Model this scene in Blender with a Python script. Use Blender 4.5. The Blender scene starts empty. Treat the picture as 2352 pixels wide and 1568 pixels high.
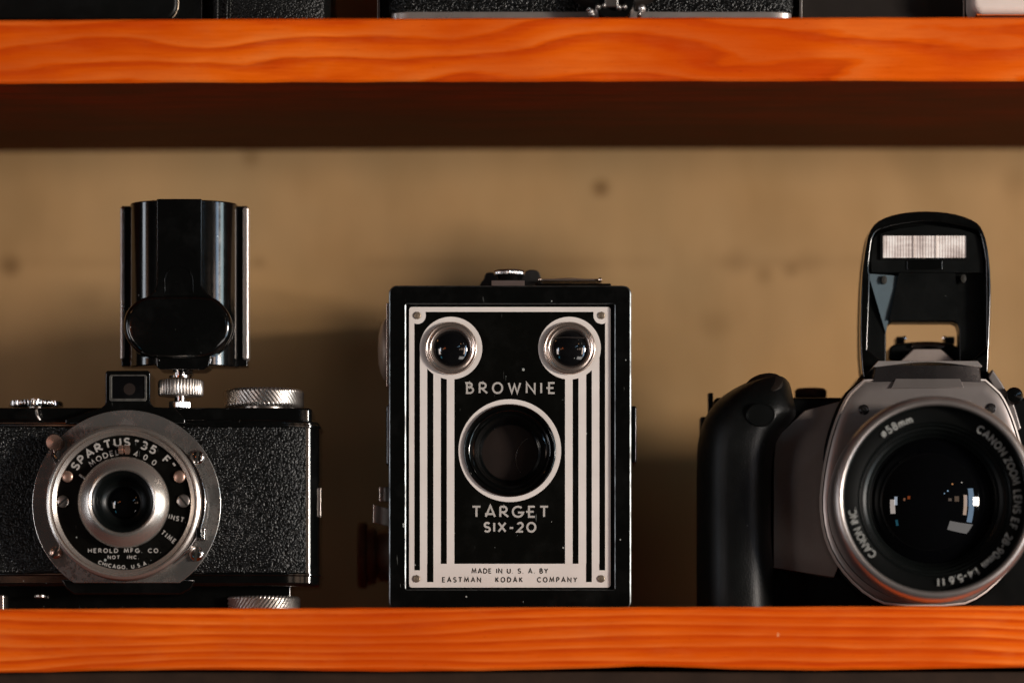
import bpy, bmesh, math, random
from mathutils import Vector, Matrix
random.seed(7)
R = math.radians
PI = math.pi
scene = bpy.context.scene

# ------------------------------------------------------------------ measures (millimetres unless said otherwise)
D0 = 1360.0          # camera to the front plane of the box camera
S0 = 0.147           # mm per measuring unit on that plane
CX, HY = 1176.0, 1760.0
ZC = -52.8           # camera height relative to the top of the lower shelf

def s(Y): return S0 * (D0 + Y) / D0
def P(x, y, Y):      # measured point -> (X, Z) in mm at depth Y
    k = s(Y)
    return ((x - CX) * k, (HY - y) * k + ZC)

# ------------------------------------------------------------------ camera
cam_d = bpy.data.cameras.new('camera')
cam = bpy.data.objects.new('camera', cam_d)
scene.collection.objects.link(cam)
cam.location = (0, -D0 / 1000, ZC / 1000)
cam.rotation_euler = (R(90), 0, 0)
cam_d.sensor_width = 36
cam_d.lens = 36 * D0 / (2352 * S0)
cam_d.shift_y = (HY - 784) / 2352
cam_d.clip_start = 0.05
cam_d.clip_end = 50
cam_d.dof.use_dof = True
cam_d.dof.focus_distance = (D0 + 1) / 1000
cam_d.dof.aperture_fstop = 3.3
cam_d.dof.aperture_blades = 9
scene.camera = cam

# ------------------------------------------------------------------ world and lamps
world = bpy.data.worlds.new('World'); scene.world = world
world.use_nodes = True
wb = world.node_tree.nodes['Background']
wb.inputs[0].default_value = (0.9, 0.75, 0.62, 1); wb.inputs[1].default_value = 0.010

def area(name, loc, target, size, size_y, power, color, spread=180, spec=1.0):
    l = bpy.data.lights.new(name, 'AREA'); l.shape = 'RECTANGLE'
    l.size = size; l.size_y = size_y; l.energy = power; l.color = color
    l.spread = R(spread); l.specular_factor = spec
    o = bpy.data.objects.new(name, l); scene.collection.objects.link(o)
    o.location = loc
    d = Vector(target) - Vector(loc)
    o.rotation_euler = d.to_track_quat('-Z', 'Y').to_euler()
    return o
MID = (0, 0.0, 0.09)
area('key_lamp', (1.92, -1.20, 0.13), MID, 0.28, 0.30, 50, (1.0, 0.88, 0.77))
area('room_light_low', (1.55, -1.60, -0.98), MID, 1.30, 0.42, 5, (0.90, 0.84, 0.80))
area('side_light_left', (-1.40, -1.75, -0.10), MID, 0.24, 0.62, 3.2, (1.0, 0.86, 0.78))
area('window_right', (1.52, -1.52, -0.02), MID, 0.15, 0.75, 2.6, (1.0, 0.72, 0.55))
area('window_right', (1.70, -1.32, -0.02), MID, 0.24, 1.25, 4.6, (0.50, 0.72, 1.0))
area('window_right', (1.98, -0.92, 0.00), MID, 0.34, 1.30, 7.5, (0.70, 0.92, 1.0))
area('window_left', (-1.95, -0.72, -0.05), MID, 0.26, 1.1, 5, (0.86, 0.92, 1.0))
scene.view_settings.view_transform = 'Standard'
scene.view_settings.look = 'None'
scene.view_settings.exposure = 0.0
scene.view_settings.gamma = 1.0
scene.view_settings.use_curve_mapping = False
scene.cycles.use_denoising = True
scene.cycles.max_bounces = 8
scene.cycles.caustics_reflective = False
scene.cycles.caustics_refractive = False
scene.cycles.sample_clamp_indirect = 3.0

# ------------------------------------------------------------------ materials
def newmat(name):
    m = bpy.data.materials.new(name); m.use_nodes = True
    nt = m.node_tree
    return m, nt, nt.nodes['Principled BSDF']
def N(nt, t, **kw):
    n = nt.nodes.new(t)
    for k, v in kw.items(): setattr(n, k, v)
    return n
def L(nt, a, b): nt.links.new(a, b)
def coords(nt, scale=(1, 1, 1), loc=(0, 0, 0), rot=(0, 0, 0)):
    g = N(nt, 'ShaderNodeNewGeometry'); mp = N(nt, 'ShaderNodeMapping')
    mp.inputs['Scale'].default_value = scale; mp.inputs['Location'].default_value = loc
    mp.inputs['Rotation'].default_value = rot
    L(nt, g.outputs['Position'], mp.inputs['Vector'])
    return mp.outputs['Vector']
def noise(nt, vec, scale, detail=4, rough=0.55, dist=0.0):
    n = N(nt, 'ShaderNodeTexNoise')
    n.inputs['Scale'].default_value = scale; n.inputs['Detail'].default_value = detail
    n.inputs['Roughness'].default_value = rough; n.inputs['Distortion'].default_value = dist
    L(nt, vec, n.inputs['Vector']); return n.outputs['Fac']
def ramp(nt, fac, stops, interp='LINEAR'):
    r = N(nt, 'ShaderNodeValToRGB'); r.color_ramp.interpolation = interp
    e = r.color_ramp.elements
    while len(e) < len(stops): e.new(0.5)
    for i, (p, c) in enumerate(stops):
        e[i].position = p
        e[i].color = (c[0], c[1], c[2], 1) if isinstance(c, tuple) else (c, c, c, 1)
    L(nt, fac, r.inputs['Fac']); return r.outputs['Color']
def math_(nt, op, a, b=None, c=None):
    n = N(nt, 'ShaderNodeMath', operation=op)
    for i, v in enumerate((a, b, c)):
        if v is None: continue
        if isinstance(v, (int, float)): n.inputs[i].default_value = v
        else: L(nt, v, n.inputs[i])
    return n.outputs[0]
def mixc(nt, fac, a, b, mode='MIX'):
    n = N(nt, 'ShaderNodeMix', data_type='RGBA', blend_type=mode)
    if isinstance(fac, (int, float)): n.inputs[0].default_value = fac
    else: L(nt, fac, n.inputs[0])
    for i, v in ((6, a), (7, b)):
        if isinstance(v, tuple): n.inputs[i].default_value = (v[0], v[1], v[2], 1)
        else: L(nt, v, n.inputs[i])
    return n.outputs[2]
def bump(nt, bsdf, h, strength, dist):
    b = N(nt, 'ShaderNodeBump'); b.inputs['Strength'].default_value = strength
    b.inputs['Distance'].default_value = dist
    L(nt, h, b.inputs['Height']); L(nt, b.outputs[0], bsdf.inputs['Normal'])

def surf(name, col, rough=0.4, metal=0.0, spec=0.5, coat=0.0, var=0.12, rvar=0.1, dust=0.0, bumpy=0.0,
         bscale=900, nscale=220, dustcol=(0.32, 0.33, 0.31), scratch=0.0):
    m, nt, b = newmat(name)
    v = coords(nt)
    n1 = noise(nt, v, nscale, 5, 0.6)
    lo = tuple(c * (1 - var) for c in col); hi = tuple(min(1, c * (1 + var)) for c in col)
    c = ramp(nt, n1, [(0.3, lo), (0.7, hi)])
    if scratch > 0:
        sv = coords(nt, (1.0, 1.0, 0.12), rot=(0, R(24), 0))
        sn = noise(nt, sv, 1400, 2, 0.5)
        gate = noise(nt, v, 70, 2)
        sm = math_(nt, 'MULTIPLY', ramp(nt, sn, [(0.70, 0.0), (0.74, 1.0)]), ramp(nt, gate, [(0.56, 0.0), (0.66, 1.0)]))
        c = mixc(nt, math_(nt, 'MULTIPLY', sm, scratch), c, dustcol)
    if dust > 0:
        vo = N(nt, 'ShaderNodeTexVoronoi'); vo.inputs['Scale'].default_value = 520
        L(nt, v, vo.inputs['Vector'])
        sz = math_(nt, 'MULTIPLY', N_col(nt, vo), dust * 0.9)
        f = math_(nt, 'LESS_THAN', vo.outputs['Distance'], sz)
        c = mixc(nt, f, c, dustcol)
        haze = ramp(nt, noise(nt, v, 60, 5, 0.7), [(0.5, 0.0), (0.85, 0.006)])
        c = mixc(nt, 1.0, c, haze, 'ADD')
    L(nt, c, b.inputs['Base Color'])
    n2 = noise(nt, v, nscale * 0.35, 6, 0.7)
    rr = N(nt, 'ShaderNodeMapRange'); L(nt, n2, rr.inputs[0])
    rr.inputs[1].default_value = 0.3; rr.inputs[2].default_value = 0.7
    rr.inputs[3].default_value = max(0.02, rough - rvar); rr.inputs[4].default_value = rough + rvar
    L(nt, rr.outputs[0], b.inputs['Roughness'])
    b.inputs['Metallic'].default_value = metal
    b.inputs['Specular IOR Level'].default_value = spec
    b.inputs['Coat Weight'].default_value = coat
    b.inputs['Coat Roughness'].default_value = 0.12
    if bumpy > 0:
        bump(nt, b, noise(nt, v, bscale, 4, 0.6), 1.0, bumpy / 1000)
    return m
def N_col(nt, vo):     # random per cell, mostly near nothing
    sx = N(nt, 'ShaderNodeSeparateColor'); L(nt, vo.outputs['Color'], sx.inputs[0])
    return math_(nt, 'POWER', sx.outputs[0], 26.0)

M = {}
M['enamel'] = surf('black_enamel', (0.0025, 0.0026, 0.0024), 0.16, 0, 0.3, 0.15, rvar=0.06, dust=0.30, bumpy=0.006, bscale=260, scratch=0.35)
M['black_gloss'] = surf('black_gloss', (0.0022, 0.0024, 0.0023), 0.11, 0, 0.5, 0.4, rvar=0.05, dust=0.16, bumpy=0.004, bscale=200, scratch=0.2)
M['plate_black'] = surf('plate_black', (0.0024, 0.0024, 0.0018), 0.3, 0, 0.13, rvar=0.06, dust=0.3, scratch=0.4)
M['plate_silver'] = surf('plate_silver', (0.88, 0.80, 0.745), 0.42, 0.20, 0.4, var=0.06, rvar=0.05, nscale=70, scratch=0.25, dustcol=(0.6, 0.56, 0.52), bumpy=0.004, bscale=120)
M['ink'] = surf('dark_ink', (0.02, 0.018, 0.014), 0.5)
M['nickel'] = surf('satin_nickel', (0.50, 0.45, 0.41), 0.30, 0.95, var=0.14, rvar=0.09, nscale=160, dust=0.12, dustcol=(0.2, 0.17, 0.14), bumpy=0.01, bscale=400)
M['chrome'] = surf('bright_chrome', (0.66, 0.62, 0.60), 0.14, 1.0, var=0.1, rvar=0.07, nscale=300)
M['warm_metal'] = surf('warm_metal', (0.62, 0.44, 0.35), 0.26, 0.9, var=0.12, rvar=0.08)
M['brass_dark'] = surf('dark_brass', (0.30, 0.22, 0.17), 0.42, 0.25, var=0.2)
M['worn_chrome'] = None
M['bezel'] = surf('lens_bezel_metal', (0.62, 0.50, 0.43), 0.24, 0.9, var=0.06, rvar=0.03)
M['rivet'] = surf('rivet_metal', (0.34, 0.27, 0.20), 0.42, 0.8, var=0.3, nscale=600)
M['lens_black'] = surf('lens_glass_dark', (0.0015, 0.0016, 0.002), 0.03, 0, 0.6, 0.0, rvar=0.008, dust=0.0)
M['dome_glass'] = surf('finder_glass', (0.003, 0.003, 0.0035), 0.05, 0, 0.8, 0.5, rvar=0.02, dust=0.25)
M['barrel_black'] = surf('barrel_black', (0.0030, 0.0038, 0.0036), 0.30, 0, 0.2, rvar=0.05)
M['shutter_brown'] = surf('shutter_brown', (0.017, 0.0115, 0.0095), 0.6, 0, 0.12, var=0.15, nscale=120)
M['slr_silver'] = surf('slr_silver_paint', (0.40, 0.355, 0.335), 0.34, 0.8, var=0.03, rvar=0.03, bumpy=0.003, bscale=2500)
M['slr_ring'] = surf('slr_ring_silver', (0.66, 0.60, 0.56), 0.30, 0.80, var=0.04, rvar=0.04)
M['slr_body'] = surf('slr_champagne_body', (0.29, 0.24, 0.215), 0.45, 0.25, var=0.05, rvar=0.04, bumpy=0.004, bscale=2600)
M['slr_black'] = surf('slr_black_plastic', (0.0025, 0.0030, 0.0028), 0.36, 0, 0.2, rvar=0.06, bumpy=0.012, bscale=1800, dust=0.1)
M['slr_rubber'] = surf('grip_rubber', (0.0022, 0.0028, 0.0027), 0.40, 0, 0.24, rvar=0.07, bumpy=0.10, bscale=1900, dust=0.2)
M['blue_black'] = surf('flash_inner_plastic', (0.045, 0.075, 0.092), 0.45, 0, 0.5, rvar=0.03)
M['text_silver'] = surf('text_silver', (0.52, 0.48, 0.44), 0.45, 0.2)
M['text_dim'] = surf('text_dim_silver', (0.40, 0.37, 0.34), 0.5, 0.1)
M['text_lens'] = surf('text_lens_grey', (0.33, 0.33, 0.31), 0.5, 0.0)
M['strap'] = surf('strap_leather', (0.008, 0.0075, 0.007), 0.5, 0, 0.4, bumpy=0.1, bscale=700)
M['white_box'] = surf('white_plastic', (0.80, 0.70, 0.64), 0.4, 0, 0.4, var=0.02)
M['brown_black'] = surf('brown_black_card', (0.010, 0.0065, 0.0045), 0.6, 0, 0.3)
M['thread'] = surf('seam_thread', (0.10, 0.10, 0.09), 0.7)
M['copper'] = surf('pinkish_nickel', (0.62, 0.40, 0.31), 0.30, 0.85, var=0.12)

def leather(name, col, depth, rough=0.32):
    m, nt, b = newmat(name)
    v = coords(nt)
    vo = N(nt, 'ShaderNodeTexVoronoi', feature='SMOOTH_F1'); vo.inputs['Scale'].default_value = 1350
    vo.inputs['Smoothness'].default_value = 0.6
    w = N(nt, 'ShaderNodeVectorMath', operation='ADD')
    nn = N(nt, 'ShaderNodeTexNoise'); nn.inputs['Scale'].default_value = 500; L(nt, v, nn.inputs['Vector'])
    sc = N(nt, 'ShaderNodeVectorMath', operation='SCALE'); sc.inputs['Scale'].default_value = 0.0012
    L(nt, nn.outputs['Color'], sc.inputs[0]); L(nt, v, w.inputs[0]); L(nt, sc.outputs[0], w.inputs[1])
    L(nt, w.outputs[0], vo.inputs['Vector'])
    n2 = noise(nt, v, 1300, 3, 0.6)
    h = math_(nt, 'ADD', math_(nt, 'MULTIPLY', vo.outputs['Distance'], -1.3), math_(nt, 'MULTIPLY', n2, 0.6))
    bump(nt, b, h, 1.0, depth / 1000)
    c = ramp(nt, noise(nt, v, 140, 4), [(0.3, tuple(x * .7 for x in col)), (0.7, tuple(x * 1.3 for x in col))])
    L(nt, c, b.inputs['Base Color'])
    b.inputs['Roughness'].default_value = rough; b.inputs['Specular IOR Level'].default_value = 0.28
    return m
M['leather'] = leather('pebbled_leatherette', (0.0024, 0.0028, 0.0027), 0.36, 0.30)
M['slr_dark'] = surf('slr_shade_silver', (0.055, 0.05, 0.05), 0.28, 0.7, var=0.03)  # silver darkened to paint the hood's dark reflection; also colours the screws
def edge_mat():
    m, nt, b = newmat('worn_edge_glint')
    v = coords(nt, (1, 1, 0.35))
    g = N(nt, 'ShaderNodeNewGeometry'); sp = N(nt, 'ShaderNodeSeparateXYZ'); L(nt, g.outputs['True Normal'], sp.inputs[0])
    up = math_(nt, 'ABSOLUTE', sp.outputs[2])
    n = noise(nt, v, 420, 4, 0.65)
    f = math_(nt, 'MULTIPLY', ramp(nt, up, [(0.1, 1.0), (0.3, 0.06)]), ramp(nt, n, [(0.38, 0.25), (0.58, 1.0)]))  # mottled wear, with a side-light glint painted on upright edges only
    L(nt, mixc(nt, f, (0.003, 0.003, 0.003), (0.34, 0.37, 0.38)), b.inputs['Base Color'])
    L(nt, math_(nt, 'MULTIPLY', f, 0.5), b.inputs['Metallic']); b.inputs['Roughness'].default_value = 0.35
    return m
M['edge_wear_glint'] = edge_mat()
M['name_ring'] = surf('name_ring_black', (0.0022, 0.0026, 0.0024), 0.5, 0, 0.08, rvar=0.03)
M['edge_dim'] = surf('tarnished_frame', (0.10, 0.095, 0.085), 0.45, 0.5, var=0.5, nscale=500)
M['leather_soft'] = leather('soft_case_leather', (0.0035, 0.004, 0.0038), 0.22, 0.4)

def worn_chrome():
    m, nt, b = newmat('worn_chrome_plate')
    v = coords(nt)
    n1 = noise(nt, v, 330, 8, 0.75, 1.0); n2 = noise(nt, v, 60, 4, 0.6)
    g = math_(nt, 'MULTIPLY', ramp(nt, n1, [(0.44, 0.0), (0.56, 1.0)]), ramp(nt, n2, [(0.42, 0.0), (0.6, 0.85)]))
    c = mixc(nt, g, (0.62, 0.60, 0.57), (0.13, 0.115, 0.105))
    L(nt, c, b.inputs['Base Color'])
    rr = math_(nt, 'ADD', math_(nt, 'MULTIPLY', g, 0.35), math_(nt, 'ADD', 0.06, math_(nt, 'MULTIPLY', n2, 0.22)))
    L(nt, rr, b.inputs['Roughness']); b.inputs['Metallic'].default_value = 0.9
    bump(nt, b, n1, 0.6, 0.00002)
    return m
M['worn_chrome'] = worn_chrome()

def brushed(name, col, rough, cx, cz, freq=240.0):
    # concentric turning marks about a point
    m, nt, b = newmat(name)
    v = coords(nt, loc=(-cx / 1000, 0, -cz / 1000))
    sp = N(nt, 'ShaderNodeSeparateXYZ'); L(nt, v, sp.inputs[0])
    rad = math_(nt, 'SQRT', math_(nt, 'ADD', math_(nt, 'MULTIPLY', sp.outputs[0], sp.outputs[0]), math_(nt, 'MULTIPLY', sp.outputs[2], sp.outputs[2])))
    cb = N(nt, 'ShaderNodeCombineXYZ'); L(nt, math_(nt, 'MULTIPLY', rad, freq), cb.inputs[0])
    n = noise(nt, cb.outputs[0], 6, 5, 0.8)
    n2 = noise(nt, coords(nt), 120, 5, 0.6)
    c = ramp(nt, math_(nt, 'ADD', math_(nt, 'MULTIPLY', n, 0.5), math_(nt, 'MULTIPLY', n2, 0.5)), [(0.3, tuple(x * .8 for x in col)), (0.7, tuple(min(1, x * 1.12) for x in col))])
    L(nt, c, b.inputs['Base Color']); b.inputs['Metallic'].default_value = 0.85
    b.inputs['Roughness'].default_value = rough
    b.inputs['Anisotropic'].default_value = 0.0
    bump(nt, b, n, 0.5, 0.00003)
    return m

def wood(name, seed, zfreq, xstretch, warp, lo, mid, hi, centre_z, rough=0.42):
    m, nt, b = newmat(name)
    v = coords(nt, (xstretch, 1, 1), (seed, seed * .37, 0))
    big = noise(nt, v, 38, 2, 0.45)
    fine = noise(nt, v, 160, 3, 0.5)
    g = N(nt, 'ShaderNodeNewGeometry'); sp = N(nt, 'ShaderNodeSeparateXYZ'); L(nt, g.outputs['Position'], sp.inputs[0])
    yz = math_(nt, 'ADD', math_(nt, 'MULTIPLY', sp.outputs[2], zfreq), math_(nt, 'MULTIPLY', sp.outputs[1], zfreq * 0.35))
    f = math_(nt, 'ADD', yz, math_(nt, 'ADD', math_(nt, 'MULTIPLY', big, warp), math_(nt, 'MULTIPLY', fine, warp * 0.10)))
    fr = math_(nt, 'FRACT', f)
    c = ramp(nt, fr, [(0.0, hi), (0.42, mid), (0.72, lo), (0.84, tuple(x * .82 for x in lo)), (0.93, mid), (1.0, hi)], 'EASE')
    soft = noise(nt, coords(nt, (0.5, 1, 1), (seed, 0, 0)), 75, 4, 0.6)
    c = mixc(nt, ramp(nt, soft, [(0.32, 0.45), (0.62, 0.0)]), c, mid)
    # pale worn blotches and fine fibres
    wv = noise(nt, coords(nt, (0.45, 1, 1), (seed + 3, 1, 0)), 130, 5, 0.65)
    c = mixc(nt, ramp(nt, wv, [(0.5, 0.0), (0.75, 0.30)]), c, (0.80, 0.20, 0.045))
    fib = noise(nt, coords(nt, (0.06, 1, 1), (seed, 0, 0)), 1500, 3, 0.6)
    c = mixc(nt, 0.17, c, ramp(nt, fib, [(0.3, tuple(x * .45 for x in lo)), (0.7, hi)]))
    blot = noise(nt, coords(nt, (0.6, 1, 1), (seed + 9, 0, 0)), 22, 3, 0.5)
    c = mixc(nt, ramp(nt, blot, [(0.36, 0.60), (0.60, 0.0)]), c, tuple(x * 0.85 for x in lo))
    pore = noise(nt, coords(nt, (0.10, 1, 1), (seed + 5, 0, 0)), 2600, 2, 0.5)
    c = mixc(nt, ramp(nt, pore, [(0.66, 0.0), (0.74, 0.45)]), c, tuple(x * 0.5 for x in lo))
    # little dents and chips that show paler wood
    dv = N(nt, 'ShaderNodeTexVoronoi'); dv.inputs['Scale'].default_value = 85; L(nt, coords(nt, (1, 1, 0.6), (seed, 0, 0)), dv.inputs['Vector'])
    dent = math_(nt, 'LESS_THAN', dv.outputs['Distance'], math_(nt, 'MULTIPLY', N_col(nt, dv), 0.045))
    c = mixc(nt, math_(nt, 'MULTIPLY', dent, 0.7), c, (0.85, 0.34, 0.14))
    L(nt, c, b.inputs['Base Color'])
    b.inputs['Roughness'].default_value = rough; b.inputs['Specular IOR Level'].default_value = 0.06
    bump(nt, b, math_(nt, 'ADD', math_(nt, 'MULTIPLY', fib, 0.5), math_(nt, 'MULTIPLY', wv, 0.5)), 0.5, 0.00012)
    return m
M['wood_low'] = wood('orange_pine_straight_grain', 2.3, 290, 0.13, 5.0, (0.64, 0.054, 0.0008), (0.88, 0.126, 0.0016), (0.97, 0.212, 0.030), 0)
M['wood_up'] = wood('orange_pine_flame_grain', 7.9, 120, 0.19, 6.2, (0.66, 0.058, 0.0008), (0.90, 0.133, 0.0016), (0.97, 0.208, 0.026), 0)

def underside():  # wood stain with shade painted in, darker from front to back
    m, nt, b = newmat('underside_with_shade')
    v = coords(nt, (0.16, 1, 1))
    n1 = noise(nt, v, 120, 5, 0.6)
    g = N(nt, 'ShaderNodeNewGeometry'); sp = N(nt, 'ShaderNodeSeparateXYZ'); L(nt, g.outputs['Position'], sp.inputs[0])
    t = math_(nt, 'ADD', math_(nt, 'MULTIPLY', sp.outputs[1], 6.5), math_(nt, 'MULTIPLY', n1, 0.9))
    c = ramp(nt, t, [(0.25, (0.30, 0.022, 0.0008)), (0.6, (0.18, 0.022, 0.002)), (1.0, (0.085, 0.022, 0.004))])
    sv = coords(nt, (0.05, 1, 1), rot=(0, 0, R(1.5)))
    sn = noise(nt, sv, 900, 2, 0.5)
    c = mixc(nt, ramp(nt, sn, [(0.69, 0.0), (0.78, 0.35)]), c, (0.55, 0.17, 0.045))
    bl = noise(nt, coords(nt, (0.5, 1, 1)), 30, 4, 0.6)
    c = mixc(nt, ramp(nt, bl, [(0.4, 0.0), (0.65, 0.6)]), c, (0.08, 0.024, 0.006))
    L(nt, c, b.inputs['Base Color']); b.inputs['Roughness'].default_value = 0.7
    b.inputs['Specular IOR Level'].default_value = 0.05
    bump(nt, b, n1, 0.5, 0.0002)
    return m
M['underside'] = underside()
M['shade_dark'] = surf('below_board_shade', (0.026, 0.013, 0.007), 0.7, 0, 0.2, var=0.35, nscale=60)

def wall_mat():
    m, nt, b = newmat('tan_board_wall')
    v = coords(nt, (1, 1, 0.55))
    n1 = noise(nt, v, 30, 3, 0.5); n2 = noise(nt, coords(nt), 14, 3, 0.5)
    c = ramp(nt, n1, [(0.3, (0.330, 0.196, 0.082)), (0.7, (0.450, 0.272, 0.122))])
    c = mixc(nt, ramp(nt, n2, [(0.35, 0.0), (0.65, 0.5)]), c, (0.37, 0.255, 0.128))
    n3 = noise(nt, coords(nt, (1, 1, 1), (3, 0, 2)), 11, 2, 0.5)
    c = mixc(nt, ramp(nt, n3, [(0.5, 0.0), (0.7, 0.4)]), c, (0.47, 0.25, 0.08))
    g = N(nt, 'ShaderNodeNewGeometry')
    # knots and stains on the board: (unit x, y, radius mm, strength)
    for (x, y, r, st) in ((1380, 432, 5.0, .85), (25, 612, 6.0, .75), (1755, 632, 5, .35), (1640, 745, 8, .3), (470, 700, 10, .2), (200, 690, 12, .22), (700, 420, 12, .15), (575, 360, 6, .45), (1817, 620, 5, .5), (595, 603, 4, .4),
                          (2010, 605, 7, .35), (1850, 605, 8, .25), (1690, 600, 8, .3), (1600, 1020, 16, .25), (2330, 420, 9, .3)):
        X, Z = P(x, y, 123)
        d = N(nt, 'ShaderNodeVectorMath', operation='DISTANCE'); L(nt, g.outputs['Position'], d.inputs[0])
        d.inputs[1].default_value = (X / 1000, 0.123, Z / 1000)
        dd = math_(nt, 'ADD', d.outputs['Value'], math_(nt, 'MULTIPLY', math_(nt, 'SUBTRACT', n1, 0.5), r / 1000))
        mr = N(nt, 'ShaderNodeMapRange', interpolation_type='SMOOTHSTEP'); L(nt, dd, mr.inputs[0])
        mr.inputs[1].default_value = 0.0; mr.inputs[2].default_value = r / 1000
        mr.inputs[3].default_value = st; mr.inputs[4].default_value = 0.0
        c = mixc(nt, mr.outputs[0], c, (0.16, 0.085, 0.03))
    # saw line running along the board
    sp = N(nt, 'ShaderNodeSeparateXYZ'); L(nt, g.outputs['Position'], sp.inputs[0])
    zl = P(0, 604, 123)[1] / 1000
    dl = math_(nt, 'ABSOLUTE', math_(nt, 'SUBTRACT', sp.outputs[2], zl))
    mr = N(nt, 'ShaderNodeMapRange', interpolation_type='SMOOTHSTEP'); L(nt, dl, mr.inputs[0])
    mr.inputs[1].default_value = 0.0; mr.inputs[2].default_value = 0.004; mr.inputs[3].default_value = 0.22; mr.inputs[4].default_value = 0
    lm = math_(nt, 'MULTIPLY', mr.outputs[0], ramp(nt, noise(nt, coords(nt, (1, 1, 1), (5, 0, 0)), 24, 2), [(0.42, 0.0), (0.58, 1.0)]))
    c = mixc(nt, lm, c, (0.2, 0.11, 0.045))
    L(nt, c, b.inputs['Base Color']); b.inputs['Roughness'].default_value = 0.75
    b.inputs['Specular IOR Level'].default_value = 0.2
    return m
M['wall'] = wall_mat()

def flash_glass():
    m, nt, b = newmat('ribbed_flash_diffuser')
    v = coords(nt)
    w = N(nt, 'ShaderNodeTexWave', bands_direction='X'); w.inputs['Scale'].default_value = 330
    w.inputs['Distortion'].default_value = 0.3; L(nt, v, w.inputs['Vector'])
    n = noise(nt, coords(nt, (1, 1, 0.15)), 260, 3, 0.6)
    nz = noise(nt, coords(nt, (0.25, 1, 1)), 420, 2, 0.6)
    k = math_(nt, 'ADD', math_(nt, 'MULTIPLY', w.outputs['Fac'], 0.16), math_(nt, 'ADD', math_(nt, 'MULTIPLY', n, 0.7), math_(nt, 'MULTIPLY', nz, 0.55)))
    c = ramp(nt, k, [(0.45, (0.34, 0.28, 0.26)), (0.66, (0.72, 0.63, 0.59)), (0.85, (0.96, 0.92, 0.88))])
    L(nt, c, b.inputs['Base Color']); b.inputs['Roughness'].default_value = 0.25; b.inputs['Metallic'].default_value = 0.0
    b.inputs['Coat Weight'].default_value = 0.6
    bump(nt, b, w.outputs['Fac'], 0.6, 0.0001)
    return m
M['flash_glass'] = flash_glass()

# ------------------------------------------------------------------ mesh building
class MB:
    def __init__(self): self.bm = bmesh.new()
    def poly(self, pts):
        vs = [self.bm.verts.new(p) for p in pts]
        return self.bm.faces.new(vs)
    def box(self, x0, x1, y0, y1, z0, z1):
        v = [self.bm.verts.new(p) for p in ((x0, y0, z0), (x1, y0, z0), (x1, y1, z0), (x0, y1, z0), (x0, y0, z1), (x1, y0, z1), (x1, y1, z1), (x0, y1, z1))]
        for f in ((0, 1, 5, 4), (1, 2, 6, 5), (2, 3, 7, 6), (3, 0, 4, 7), (4, 5, 6, 7), (3, 2, 1, 0)):
            self.bm.faces.new([v[i] for i in f])
        return self
    def loft(self, rings, cap0=True, cap1=True, closed=True):
        R_ = [[self.bm.verts.new(p) for p in r] for r in rings]
        n = len(R_[0])
        for a, b in zip(R_[:-1], R_[1:]):
            for i in range(n if closed else n - 1):
                j = (i + 1) % n
                self.bm.faces.new((a[i], a[j], b[j], b[i]))
        if cap0: self.bm.faces.new(list(reversed(R_[0])))
        if cap1: self.bm.faces.new(R_[-1])
        return self
    def prism(self, poly, y0, y1):             # poly in (x, z), extruded along y
        return self.loft([[(x, y0, z) for x, z in poly], [(x, y1, z) for x, z in poly]])
    def prism_z(self, poly, z0, z1):           # poly in (x, y)
        return self.loft([[(x, y, z0) for x, y in poly], [(x, y, z1) for x, y in poly]])
    def holed(self, outer, holes, y0, y1):
        bm = self.bm
        loops = [outer] + holes
        for yy in (y0, y1):
            es = []; 
            for lp in loops:
                vs = [bm.verts.new((x, yy, z)) for x, z in lp]
                es += [bm.edges.new((vs[i], vs[(i + 1) % len(vs)])) for i in range(len(vs))]
            bmesh.ops.triangle_fill(bm, use_beauty=True, use_dissolve=False, edges=es)
        for lp in loops:
            n = len(lp)
            for i in range(n):
                a, b = lp[i], lp[(i + 1) % n]
                self.poly([(a[0], y0, a[1]), (b[0], y0, b[1]), (b[0], y1, b[1]), (a[0], y1, a[1])])
        bmesh.ops.remove_doubles(bm, verts=bm.verts, dist=0.0005)
        return self
    def lathe(self, prof, c, axis='y', seg=72, knurl=None, closed=False, cap0=True, cap1=True, twist=0.0, phase=0.0, yscale=1.0):
        # prof: (radius, position along axis); c: the two other coordinates (x,z) / (x,y) / (y,z)
        rings = []
        for k, (r, t) in enumerate(prof):
            ring = []
            for i in range(seg):
                a = 2 * PI * i / seg + phase
                rr = r
                if knurl and knurl[0] <= k <= knurl[1]:
                    rr = r - knurl[2] * (0.5 + 0.5 * math.cos(knurl[3] * a + twist * (t - prof[knurl[0]][1])))
                u, v = rr * math.cos(a), rr * math.sin(a) * yscale
                if axis == 'y': ring.append((c[0] + u, t, c[1] + v))
                elif axis == 'z': ring.append((c[0] + u, c[1] + v, t))
                else: ring.append((t, c[0] + u, c[1] + v))
            rings.append(ring)
        if closed: rings.append(rings[0])
        self.loft(rings, cap0 and not closed and prof[0][0] > 0, cap1 and not closed and prof[-1][0] > 0)
        if closed: bmesh.ops.remove_doubles(self.bm, verts=self.bm.verts, dist=1e-5)
        return self
    def tube(self, pts, r, seg=8):
        pts = [Vector(p) for p in pts]; rings = []
        for i, p in enumerate(pts):
            d = (pts[min(i + 1, len(pts) - 1)] - pts[max(i - 1, 0)]).normalized()
            up = Vector((0, 0, 1)) if abs(d.z) < 0.9 else Vector((1, 0, 0))
            a = d.cross(up).normalized(); b = d.cross(a)
            rr = r if isinstance(r, (int, float)) else r[i]
            rings.append([tuple(p + a * rr * math.cos(2 * PI * k / seg) + b * rr * math.sin(2 * PI * k / seg)) for k in range(seg)])
        return self.loft(rings)

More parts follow.
